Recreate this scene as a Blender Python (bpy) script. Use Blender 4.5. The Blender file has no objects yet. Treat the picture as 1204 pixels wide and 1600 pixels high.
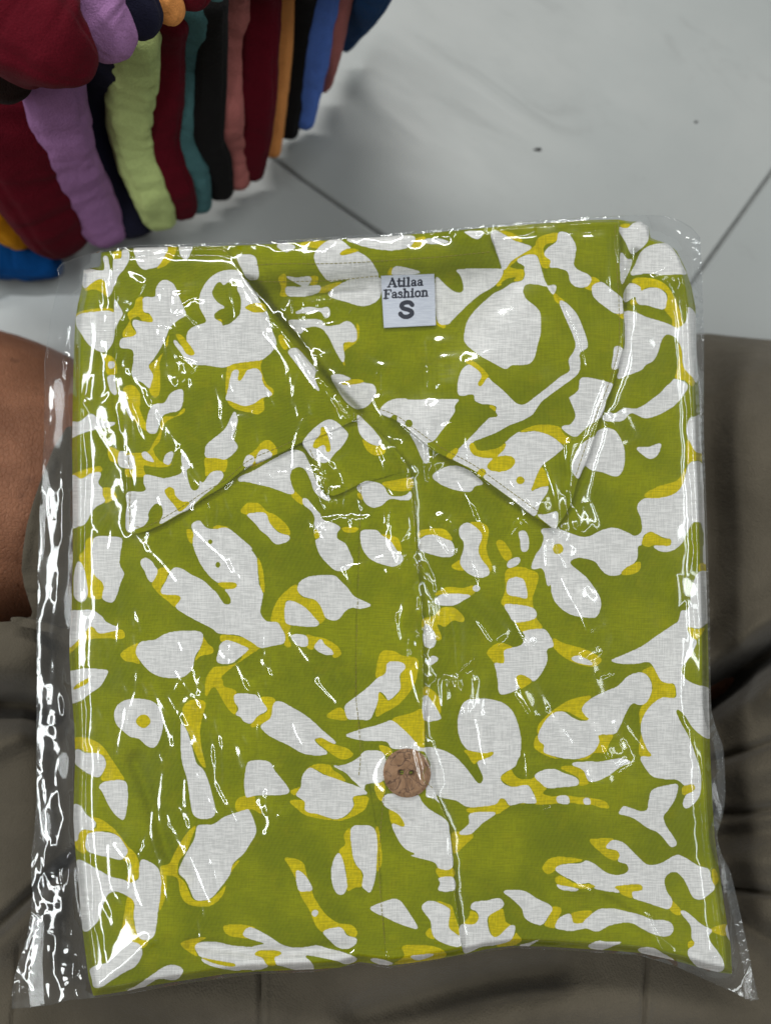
import bpy, math, random
import numpy as np
from mathutils import Vector, noise as mnoise
random.seed(7)
rng = np.random.default_rng(11)
R = math.radians
S = bpy.context.scene
COL = S.collection

# ------------------------------------------------------------------ camera
TILT, CZ, F = R(6.0), 0.493, 1197.0      # phone held over the lap, leaning a little forward
cam = bpy.data.cameras.new('camera')
cam.sensor_fit = 'VERTICAL'
cam.sensor_height = 36.0
cam.sensor_width = 27.09
cam.lens = F / 1600 * 36.0
cam.clip_start, cam.clip_end = 0.01, 60
cam.dof.use_dof = True
cam.dof.focus_distance = 0.345
cam.dof.aperture_fstop = 4.5
camo = bpy.data.objects.new('camera', cam)
COL.objects.link(camo)
camo.location = (0, 0, CZ)
camo.rotation_euler = (TILT, 0, 0)
S.camera = camo

# ------------------------------------------------------------------ light: dim shop ceiling lamps and one added lamp
W = bpy.data.worlds.new('World')
S.world = W
W.use_nodes = True
W.node_tree.nodes['Background'].inputs[0].default_value = (0.88, 0.90, 0.90, 1)
W.node_tree.nodes['Background'].inputs[1].default_value = WORLD_STRENGTH = 0.21


def lamp(name, loc, aim, size, sizey, power, color=(1, 1, 1)):
    l = bpy.data.lights.new(name, 'AREA')
    l.shape = 'RECTANGLE'
    l.size, l.size_y, l.energy, l.color = size, sizey, power, color
    o = bpy.data.objects.new(name, l)
    COL.objects.link(o)
    o.location = loc
    o.rotation_euler = (Vector(aim) - Vector(loc)).to_track_quat('-Z', 'Y').to_euler()
    return o


lamp('tube_lamp_front', (-0.10, 1.35, 1.55), (0, 0, 0.1), 1.3, 0.15, 15.5, (1.0, 0.99, 0.95))
lamp('tube_lamp_right', (1.35, 0.35, 1.70), (0, 0.3, 0.1), 1.1, 0.14, 6.0, (0.97, 1.0, 0.99))
lamp('tube_lamp_near', (-1.18, -0.35, 1.75), (0, -0.35, 0.1), 2.3, 0.18, 20.0, (0.98, 1.0, 0.98))
lamp('added_lamp_right', (1.10, -0.30, 1.85), (0, -0.30, 0.1), 2.2, 0.10, 5.5, (0.98, 1.0, 0.98))  # added lamp: lights film creases and fills the pile's right side
S.view_settings.view_transform = 'Standard'
S.view_settings.look = 'None'
S.view_settings.exposure = 0.2
S.view_settings.gamma = 1.0
S.cycles.transparent_max_bounces = 16
S.cycles.max_bounces = 8
S.cycles.caustics_reflective = False
S.cycles.caustics_refractive = False

# ------------------------------------------------------------------ where things stand
ZT, ZB = 0.145, 0.126            # top of the folded shirt, its underside on the lap


def P(px, py, z):
    """the point of the place at height z that the photograph shows at (px, py)"""
    px, py, z = np.broadcast_arrays(np.asarray(px, float), np.asarray(py, float), np.asarray(z, float))
    xc, yc = (px - 602.0) / F, (800.0 - py) / F
    dy = yc * math.cos(TILT) + math.sin(TILT)
    dz = yc * math.sin(TILT) - math.cos(TILT)
    t = (z - CZ) / dz
    return np.stack([xc * t, dy * t, z], -1)


TILES = dict(A=(100, 340), B=(350, 340), C=(600, 340), D=(850, 340), E=(100, 620), F=(380, 620), G=(640, 620),
             H=(840, 620), I=(100, 900), J=(380, 900), K=(640, 900), V=(840, 900), O=(100, 1160), P=(100, 1300),
             L=(380, 1180), S=(380, 1300), N=(640, 1180), Q=(660, 1300), M=(900, 1160), R=(900, 1300))


def read_pts(s):
    out = []
    for seg in s.split(';'):
        k, rest = seg[0], seg[1:]
        for t in rest.split():
            x, y = map(float, t.split(','))
            if k != 'X':
                ox, oy = TILES[k]
                x, y = ox + x / 4.0133, oy + y / 4.0133
            out.append((x, y))
    return np.array(out)


def catmull(p, n=6, closed=True):
    p = np.asarray(p, float)
    if closed:
        a, b, c, d = np.roll(p, 1, 0), p, np.roll(p, -1, 0), np.roll(p, -2, 0)
    else:
        q = np.vstack([2 * p[0] - p[1], p, 2 * p[-1] - p[-2]])
        a, b, c, d = q[:-3], q[1:-2], q[2:-1], q[3:]
    out = []
    for t in np.linspace(0, 1, n, endpoint=False):
        out.append(0.5 * (2 * b + (c - a) * t + (2 * a - 5 * b + 4 * c - d) * t * t + (3 * b - a - 3 * c + d) * t ** 3))
    o = np.stack(out, 1).reshape(-1, p.shape[1])
    if not closed:
        o = np.vstack([o, p[-1:]])
    return o


def inside(poly, x, y):
    r = np.zeros(np.broadcast(x, y).shape, bool)
    x1, y1 = poly[:, 0], poly[:, 1]
    x2, y2 = np.roll(x1, -1), np.roll(y1, -1)
    for a, b, c, d in zip(x1, y1, x2, y2):
        if b == d:
            continue
        m = (b > y) != (d > y)
        r ^= m & (x < (c - a) * (y - b) / (d - b) + a)
    return r


def seg_dist(poly, x, y, closed=True, nearest=False):
    """distance (and nearest point) from points to a polyline"""
    best = np.full(x.shape, 1e18)
    bx, by = np.zeros(x.shape), np.zeros(x.shape)
    n = len(poly)
    for i in range(n if closed else n - 1):
        a, b = poly[i], poly[(i + 1) % n]
        dx, dy = b - a
        L = dx * dx + dy * dy + 1e-12
        t = np.clip(((x - a[0]) * dx + (y - a[1]) * dy) / L, 0, 1)
        qx, qy = a[0] + t * dx, a[1] + t * dy
        d = (x - qx) ** 2 + (y - qy) ** 2
        m = d < best
        best[m] = d[m]
        if nearest:
            bx[m], by[m] = qx[m], qy[m]
    best = np.sqrt(best)
    return (best, bx, by) if nearest else best


def gblur(a, sy, sx=None):
    sx = sy if sx is None else sx
    pad = int(3 * max(sx, sy)) + 1
    b = np.pad(a, pad, mode='edge')
    fy = np.fft.fftfreq(b.shape[0])[:, None]
    fx = np.fft.rfftfreq(b.shape[1])[None, :]
    g = np.exp(-2 * math.pi ** 2 * ((fy * sy) ** 2 + (fx * sx) ** 2))
    return np.fft.irfft2(np.fft.rfft2(b) * g, s=b.shape)[pad:-pad, pad:-pad]


def nfield(shape, sy, sx=None, seed=0):
    r = np.random.default_rng(seed)
    a = gblur(r.standard_normal(shape), sy, sx)
    return (a - a.mean()) / a.std()


def sstep(a, b, x):
    t = np.clip((x - a) / (b - a), 0, 1)
    return t * t * (3 - 2 * t)


def bilinear(a, x, y):
    h, w = a.shape
    x = np.clip(x, 0, w - 1.001)
    y = np.clip(y, 0, h - 1.001)
    i, j = x.astype(int), y.astype(int)
    u, v = x - i, y - j
    return (a[j, i] * (1 - u) + a[j, i + 1] * u) * (1 - v) + (a[j + 1, i] * (1 - u) + a[j + 1, i + 1] * u) * v


# ------------------------------------------------------------------ objects
def tag(o, label=None, cat=None, group=None, kind=None):
    for k, v in (('label', label), ('category', cat), ('group', group), ('kind', kind)):
        if v:
            o[k] = v
    return o


def empty(name, loc, label, cat, group=None):
    o = bpy.data.objects.new(name, None)
    COL.objects.link(o)
    o.empty_display_size = 0.03
    o.location = loc
    return tag(o, label, cat, group)


def mesh_obj(name, v, faces, mat, parent=None, smooth=True, attrs=None, uv=None):
    """v: (n,3) world points; faces: list of arrays (k,4)/(k,3)"""
    me = bpy.data.meshes.new(name)
    v = np.asarray(v, np.float32)
    off = np.zeros(3, np.float32)
    if parent is not None:
        p = parent
        while p is not None:
            off = off + np.array(p.location, np.float32)
            p = p.parent
    v = v - off
    me.vertices.add(len(v))
    me.vertices.foreach_set('co', v.ravel())
    loops, starts, tot, n = [], [], [], 0
    for f in faces:
        f = np.asarray(f, np.int32)
        if not len(f):
            continue
        k = f.shape[1]
        loops.append(f.ravel())
        starts.append(n + np.arange(len(f)) * k)
        n += f.size
    li = np.concatenate(loops)
    st = np.concatenate(starts).astype(np.int32)
    me.loops.add(len(li))
    me.loops.foreach_set('vertex_index', li)
    me.polygons.add(len(st))
    me.polygons.foreach_set('loop_start', st)
    me.update(calc_edges=True)
    me.polygons.foreach_set('use_smooth', np.full(len(st), smooth))
    if attrs:
        for k, a in attrs.items():
            at = me.attributes.new(k, 'FLOAT', 'POINT')
            at.data.foreach_set('value', np.asarray(a, np.float32))
    if uv is not None:
        l = me.uv_layers.new(name='UVMap')
        l.data.foreach_set('uv', np.asarray(uv, np.float32)[li].ravel())
    me.validate()
    me.materials.append(mat)
    o = bpy.data.objects.new(name, me)
    COL.objects.link(o)
    if parent is not None:
        o.parent = parent
    return o


def patch_grid(poly, step):
    """a fine net over the outline; its rim lies exactly on the outline"""
    x0, y0 = poly.min(0) - step
    x1, y1 = poly.max(0) + step
    xs, ys = np.arange(x0, x1 + step, step), np.arange(y0, y1 + step, step)
    X, Y = np.meshgrid(xs, ys)
    ins = inside(poly, X, Y)
    ci = ins[:-1, :-1] | ins[1:, :-1] | ins[:-1, 1:] | ins[1:, 1:]
    used = np.zeros_like(ins)
    used[:-1, :-1] |= ci
    used[1:, :-1] |= ci
    used[:-1, 1:] |= ci
    used[1:, 1:] |= ci
    mv = used & ~ins
    d, bx, by = seg_dist(poly, X[mv], Y[mv], nearest=True)
    X[mv], Y[mv] = bx, by
    idx = np.full(X.shape, -1)
    idx[used] = np.arange(used.sum())
    q = np.stack([idx[:-1, :-1], idx[1:, :-1], idx[1:, 1:], idx[:-1, 1:]], -1)[ci]
    return X[used], Y[used], q


def rim(q):
    e = np.concatenate([q[:, [0, 1]], q[:, [1, 2]], q[:, [2, 3]], q[:, [3, 0]]])
    s = np.sort(e, 1)
    key = s[:, 0].astype(np.int64) * (s.max() + 1) + s[:, 1]
    _, inv, cnt = np.unique(key, return_inverse=True, return_counts=True)
    return e[cnt[inv] == 1]


def cloth(name, poly, step, zf, thick, mat, parent, attrs=None, lower=None):
    """a piece of cloth: top sheet with heights zf(px,py), and a rim that goes down by thick"""
    X, Y, q = patch_grid(np.asarray(poly, float), step)
    z = zf(X, Y)
    v = P(X, Y, z)
    n = len(v)
    e = rim(q)
    u, inv = np.unique(e, return_inverse=True)
    inv = inv.reshape(e.shape)
    low = v[u].copy()
    low[:, 2] = (low[:, 2] - thick) if lower is None else lower
    c = np.array(v[:, :2].mean(0))
    sk = np.stack([e[:, 1], e[:, 0], n + inv[:, 0], n + inv[:, 1]], -1)
    XX, YY = np.concatenate([X, X[u]]), np.concatenate([Y, Y[u]])
    at = {k: f(XX, YY) for k, f in (attrs or {}).items()}
    return mesh_obj(name, np.vstack([v, low]), [q, sk], mat, parent, True, at, np.stack([XX, 1600 - YY], -1) / 1000)


# ------------------------------------------------------------------ node helpers
def mat_new(name):
    m = bpy.data.materials.new(name)
    m.use_nodes = True
    nt = m.node_tree
    nt.nodes.clear()
    out = nt.nodes.new('ShaderNodeOutputMaterial')
    return m, nt, out


class NT:
    def __init__(s, nt):
        s.nt = nt

    def n(s, t, **kw):
        node = s.nt.nodes.new(t)
        for k, v in kw.items():
            if k.startswith('i_'):
                key = k[2:]
                key = int(key) if key.isdigit() else key.replace('_', ' ')
                node.inputs[key].default_value = v
            else:
                setattr(node, k, v)
        return node

    def l(s, a, b):
        s.nt.links.new(a, b)

    def math(s, op, a, b=None, c=None, clamp=False):
        m = s.n('ShaderNodeMath', operation=op, use_clamp=clamp)
        for i, x in enumerate((a, b, c)):
            if x is None:
                continue
            if isinstance(x, (int, float)):
                m.inputs[i].default_value = x
            else:
                s.l(x, m.inputs[i])
        return m.outputs[0]

    def mix(s, f, a, b, blend='MIX'):
        m = s.n('ShaderNodeMix', data_type='RGBA', blend_type=blend)
        for i, x in ((0, f), (6, a), (7, b)):
            if isinstance(x, (int, float)):
                m.inputs[i].default_value = x
            elif isinstance(x, tuple):
                m.inputs[i].default_value = (*x, 1) if len(x) == 3 else x
            else:
                s.l(x, m.inputs[i])
        return m.outputs[2]

    def ramp(s, f, lo, hi):
        m = s.n('ShaderNodeMapRange', interpolation_type='SMOOTHSTEP')
        s.l(f, m.inputs[0])
        m.inputs[1].default_value, m.inputs[2].default_value = lo, hi
        return m.outputs[0]

    def noise(s, vec, scale, detail=3, rough=0.55, dist=0.0):
        m = s.n('ShaderNodeTexNoise')
        if vec is not None:
            s.l(vec, m.inputs['Vector'])
        m.inputs['Scale'].default_value = scale
        m.inputs['Detail'].default_value = detail
        m.inputs['Roughness'].default_value = rough
        m.inputs['Distortion'].default_value = dist
        return m.outputs['Fac']

    def mapping(s, vec, scale, rot=0.0):
        m = s.n('ShaderNodeMapping')
        s.l(vec, m.inputs['Vector'])
        m.inputs['Scale'].default_value = scale
        m.inputs['Rotation'].default_value = (0, 0, rot)
        return m.outputs[0]

    def bump(s, h, strength, dist):
        b = s.n('ShaderNodeBump')
        b.inputs['Strength'].default_value = strength
        b.inputs['Distance'].default_value = dist
        s.l(h, b.inputs['Height'])
        return b.outputs[0]

    def bsdf(s, color, rough=0.7, spec=0.3, normal=None, sheen=0.0):
        b = s.n('ShaderNodeBsdfPrincipled')
        if isinstance(color, tuple):
            b.inputs['Base Color'].default_value = (*color, 1)
        else:
            s.l(color, b.inputs['Base Color'])
        if isinstance(rough, (int, float)):
            b.inputs['Roughness'].default_value = rough
        else:
            s.l(rough, b.inputs['Roughness'])
        b.inputs['Specular IOR Level'].default_value = spec
        b.inputs['Sheen Weight'].default_value = sheen
        if normal is not None:
            s.l(normal, b.inputs['Normal'])
        return b.outputs[0]


# ------------------------------------------------------------------ materials
def cotton_print(rot=0.0, name='printed_cotton'):
    m, nt, out = mat_new(name)
    N = NT(nt)
    uv = N.n('ShaderNodeUVMap').outputs[0]
    aw = N.n('ShaderNodeAttribute', attribute_name='white').outputs['Fac']
    ay = N.n('ShaderNodeAttribute', attribute_name='yellow').outputs['Fac']
    # thread structure: slubby yarns across and along the grain
    yx = N.noise(N.mapping(uv, (40, 520, 1), rot), 1.0, 2, 0.6)
    yy = N.noise(N.mapping(uv, (520, 34, 1), rot), 1.0, 2, 0.6)
    weave = N.math('ADD', N.math('MULTIPLY', yx, 0.62), N.math('MULTIPLY', yy, 0.38))
    tw = N.n('ShaderNodeTexWave', wave_type='BANDS', bands_direction='DIAGONAL', i_Scale=62.0, i_Distortion=0.6, i_Detail=1.0)
    N.l(N.mapping(uv, (1, 1.6, 1), rot + 1.1), tw.inputs['Vector'])
    soft = N.noise(N.mapping(uv, (1, 1, 1)), 9.0, 3, 0.5)
    blot = N.noise(N.mapping(uv, (1, 1, 1), 0.4), 30.0, 3, 0.6)
    wob = N.math('MULTIPLY', N.math('SUBTRACT', N.noise(uv, 160.0, 2), 0.5), 0.25)
    fw = N.ramp(N.math('ADD', aw, wob), 0.40, 0.60)
    fy = N.ramp(N.math('ADD', ay, wob), 0.38, 0.62)
    green = N.mix(N.ramp(soft, 0.35, 0.68), (0.186, 0.222, 0.0003), (0.292, 0.318, 0.0005))
    green = N.mix(N.math('MULTIPLY', N.ramp(blot, 0.5, 0.75), 0.35), green, (0.33, 0.31, 0.0006))
    yel = N.mix(N.ramp(blot, 0.3, 0.7), (0.66, 0.53, 0.001), (0.76, 0.61, 0.0012))
    white = N.mix(N.ramp(weave, 0.42, 0.60), (0.66, 0.66, 0.645), (0.86, 0.855, 0.835))
    c = N.mix(fy, green, yel)
    # dye takes unevenly on the yarns
    c = N.mix(N.math('MULTIPLY', N.ramp(weave, 0.60, 0.40), 0.36), c, (0.12, 0.135, 0.002))
    c = N.mix(N.math('MULTIPLY', tw.outputs['Fac'], 0.14), c, (0.30, 0.33, 0.004))
    c = N.mix(fw, c, white)
    h = N.math('ADD', N.math('MULTIPLY', weave, 1.0), N.math('MULTIPLY', tw.outputs['Fac'], 0.12))
    b = N.bsdf(c, 0.9, 0.04, N.bump(h, 0.55, 0.0006), 0.0)
    N.l(b, out.inputs[0])
    return m


def plain_cloth(name, color, scale=900, wr=0.0, rough=0.9, sheen=0.2, tint=0.75):
    m, nt, out = mat_new(name)
    N = NT(nt)
    tc = N.n('ShaderNodeTexCoord').outputs['Object']
    a = N.noise(tc, scale, 2, 0.6)
    b = N.noise(tc, 26, 4, 0.6)
    f = N.math('ADD', N.math('MULTIPLY', a, 0.5), N.math('MULTIPLY', b, 0.5))
    dark = tuple(x * tint for x in color)
    c = N.mix(N.ramp(f, 0.35, 0.65), dark, color)
    h = N.math('ADD', a, N.math('MULTIPLY', N.noise(tc, 60, 4, 0.6), wr))
    wv = N.noise(N.mapping(tc, (1, 1, 1)), 38, 5, 0.6, 1.2)
    b2 = N.n('ShaderNodeBump', i_Strength=0.28, i_Distance=0.006)
    N.l(wv, b2.inputs['Height'])
    N.l(N.bump(h, 0.6, 0.0012), b2.inputs['Normal'])
    N.l(N.bsdf(c, rough, 0.08, b2.outputs[0], sheen), out.inputs[0])
    return m


def trouser_cloth():
    m, nt, out = mat_new('khaki_twill')
    N = NT(nt)
    tc = N.n('ShaderNodeTexCoord').outputs['Object']
    w = N.n('ShaderNodeTexWave', wave_type='BANDS', bands_direction='DIAGONAL', i_Scale=420.0, i_Distortion=1.0)
    N.l(tc, w.inputs['Vector'])
    a = N.noise(tc, 1100, 2, 0.6)
    b = N.noise(tc, 14, 4, 0.6)
    c = N.mix(N.ramp(b, 0.3, 0.7), (0.074, 0.063, 0.046), (0.112, 0.096, 0.071))
    c = N.mix(N.math('MULTIPLY', a, 0.35), c, (0.045, 0.040, 0.031))
    h = N.math('ADD', N.math('MULTIPLY', w.outputs['Fac'], 0.1), a)
    N.l(N.bsdf(c, 0.92, 0.1, N.bump(N.math('ADD', h, N.math('MULTIPLY', N.noise(tc, 55, 4, 0.6, 0.8), 3.0)), 0.5, 0.0012), 0.1), out.inputs[0])
    return m


def skin_mat():
    m, nt, out = mat_new('brown_skin')
    N = NT(nt)
    tc = N.n('ShaderNodeTexCoord').outputs['Object']
    a = N.noise(tc, 18, 5, 0.6)
    s = N.noise(tc, 55, 3, 0.5)
    p = N.noise(N.mapping(tc, (500, 900, 600)), 1.0, 3, 0.6)
    c = N.mix(N.ramp(a, 0.3, 0.72), (0.150, 0.060, 0.030), (0.290, 0.128, 0.070))
    c = N.mix(N.math('MULTIPLY', N.ramp(s, 0.62, 0.75), 0.5), c, (0.12, 0.052, 0.03))
    b = N.n('ShaderNodeBsdfPrincipled')
    N.l(c, b.inputs['Base Color'])
    b.inputs['Roughness'].default_value = 0.55
    b.inputs['Specular IOR Level'].default_value = 0.25
    b.inputs['Subsurface Weight'].default_value = 0.06
    b.inputs['Subsurface Radius'].default_value = (0.006, 0.002, 0.001)
    vo = N.n('ShaderNodeTexVoronoi', feature='DISTANCE_TO_EDGE', i_Scale=520.0)
    N.l(N.mapping(tc, (1, 0.6, 1), 0.4), vo.inputs['Vector'])
    hh = N.math('ADD', N.math('ADD', p, N.math('MULTIPLY', a, 2.0)), N.math('MULTIPLY', N.ramp(vo.outputs[0], 0.0, 0.12), 0.8))
    N.l(N.bump(hh, 0.45, 0.0012), b.inputs['Normal'])
    N.l(b.outputs[0], out.inputs[0])
    return m


def film_mat(name='clear_film', haze=0.002, gain=1.4, rough=0.07):
    m, nt, out = mat_new(name)
    N = NT(nt)
    fr = N.n('ShaderNodeFresnel', i_IOR=1.55)
    f = N.math('MINIMUM', N.math('MULTIPLY', fr.outputs[0], gain), 0.28)
    tr = N.n('ShaderNodeBsdfTransparent')
    tr.inputs[0].default_value = (0.985, 0.988, 0.99, 1)
    gl = N.n('ShaderNodeBsdfGlossy', i_Roughness=rough)
    gl.inputs[0].default_value = (0.95, 0.98, 1, 1)
    g2 = N.n('ShaderNodeBsdfGlossy', i_Roughness=0.26)
    g2.inputs[0].default_value = (0.95, 0.98, 1, 1)
    gm = N.n('ShaderNodeMixShader')
    gm.inputs[0].default_value = 0.10
    N.l(gl.outputs[0], gm.inputs[1])
    N.l(g2.outputs[0], gm.inputs[2])
    df = N.n('ShaderNodeBsdfTranslucent')
    df.inputs[0].default_value = (0.8, 0.83, 0.85, 1)
    d2 = N.n('ShaderNodeBsdfDiffuse')
    d2.inputs[0].default_value = (0.8, 0.83, 0.85, 1)
    a = N.n('ShaderNodeMixShader')
    a.inputs[0].default_value = 0.5
    N.l(df.outputs[0], a.inputs[1])
    N.l(d2.outputs[0], a.inputs[2])
    h = N.n('ShaderNodeMixShader')
    h.inputs[0].default_value = haze
    N.l(tr.outputs[0], h.inputs[1])
    N.l(a.outputs[0], h.inputs[2])
    x = N.n('ShaderNodeMixShader')
    N.l(f, x.inputs[0])
    N.l(h.outputs[0], x.inputs[1])
    N.l(gm.outputs[0], x.inputs[2])
    N.l(x.outputs[0], out.inputs[0])
    return m


def tile_mat():
    m, nt, out = mat_new('glazed_floor_tile')
    N = NT(nt)
    tc = N.n('ShaderNodeTexCoord').outputs['Object']
    a = N.noise(tc, 5, 5, 0.6, 0.4)
    s = N.noise(tc, 90, 3, 0.6)
    c = N.mix(N.ramp(a, 0.3, 0.7), (0.305, 0.325, 0.322), (0.350, 0.366, 0.360))
    c = N.mix(N.math('MULTIPLY', N.ramp(s, 0.66, 0.74), 0.10), c, (0.22, 0.22, 0.21))
    d = N.noise(N.mapping(tc, (3, 11, 1), 0.6), 3.0, 6, 0.7, 1.0)
    c = N.mix(N.math('MULTIPLY', N.ramp(d, 0.56, 0.72), 0.22), c, (0.20, 0.205, 0.20))
    g = N.noise(tc, 420, 2, 0.5)
    c = N.mix(N.math('MULTIPLY', N.ramp(g, 0.70, 0.76), 0.35), c, (0.15, 0.15, 0.145))
    r = N.math('ADD', 0.24, N.math('MULTIPLY', d, 0.30))
    N.l(N.bsdf(c, r, 0.35, N.bump(a, 0.03, 0.002)), out.inputs[0])
    return m


def simple(name, color, rough=0.6, spec=0.3, var=0.8, scale=200):
    m, nt, out = mat_new(name)
    N = NT(nt)
    tc = N.n('ShaderNodeTexCoord').outputs['Object']
    a = N.noise(tc, scale, 4, 0.6)
    c = N.mix(N.ramp(a, 0.3, 0.7), tuple(x * var for x in color), color)
    N.l(N.bsdf(c, rough, spec, N.bump(a, 0.2, 0.0006)), out.inputs[0])
    return m


def button_mat():
    m, nt, out = mat_new('coconut_shell')
    N = NT(nt)
    tc = N.n('ShaderNodeTexCoord').outputs['Object']
    a = N.noise(tc, 120, 5, 0.65, 0.8)
    v1 = N.math('ABSOLUTE', N.math('SUBTRACT', N.noise(N.mapping(tc, (1, 0.7, 1), 0.5), 150.0, 2, 0.5, 0.6), 0.5))
    v2 = N.math('ABSOLUTE', N.math('SUBTRACT', N.noise(N.mapping(tc, (0.8, 1.2, 1), -0.7), 190.0, 1, 0.5, 0.3), 0.47))
    v = N.math('MINIMUM', v1, v2)
    g = N.noise(N.mapping(tc, (1500, 320, 600), 0.7), 1.0, 3, 0.6)
    c = N.mix(N.ramp(a, 0.3, 0.7), (0.225, 0.118, 0.056), (0.410, 0.240, 0.130))
    c = N.mix(N.math('MULTIPLY', N.ramp(v, 0.016, 0.0), 0.8), c, (0.055, 0.022, 0.012))
    c = N.mix(N.math('MULTIPLY', N.ramp(g, 0.52, 0.7), 0.45), c, (0.09, 0.04, 0.022))
    N.l(N.bsdf(c, 0.5, 0.3, N.bump(N.ramp(v, 0.0, 0.02), 0.25, 0.0005)), out.inputs[0])
    return m


def label_mat():
    m, nt, out = mat_new('printed_satin_label')
    N = NT(nt)
    uv = N.n('ShaderNodeUVMap').outputs[0]
    ink = N.n('ShaderNodeAttribute', attribute_name='ink').outputs['Fac']
    y = N.noise(N.mapping(uv, (40, 700, 1)), 1.0, 2, 0.6)
    c = N.mix(N.ramp(y, 0.35, 0.65), (0.54, 0.58, 0.68), (0.66, 0.70, 0.79))
    c = N.mix(N.ramp(ink, 0.42, 0.58), c, (0.016, 0.020, 0.038))
    N.l(N.bsdf(c, 0.5, 0.35, N.bump(y, 0.2, 0.0004)), out.inputs[0])
    return m

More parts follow.
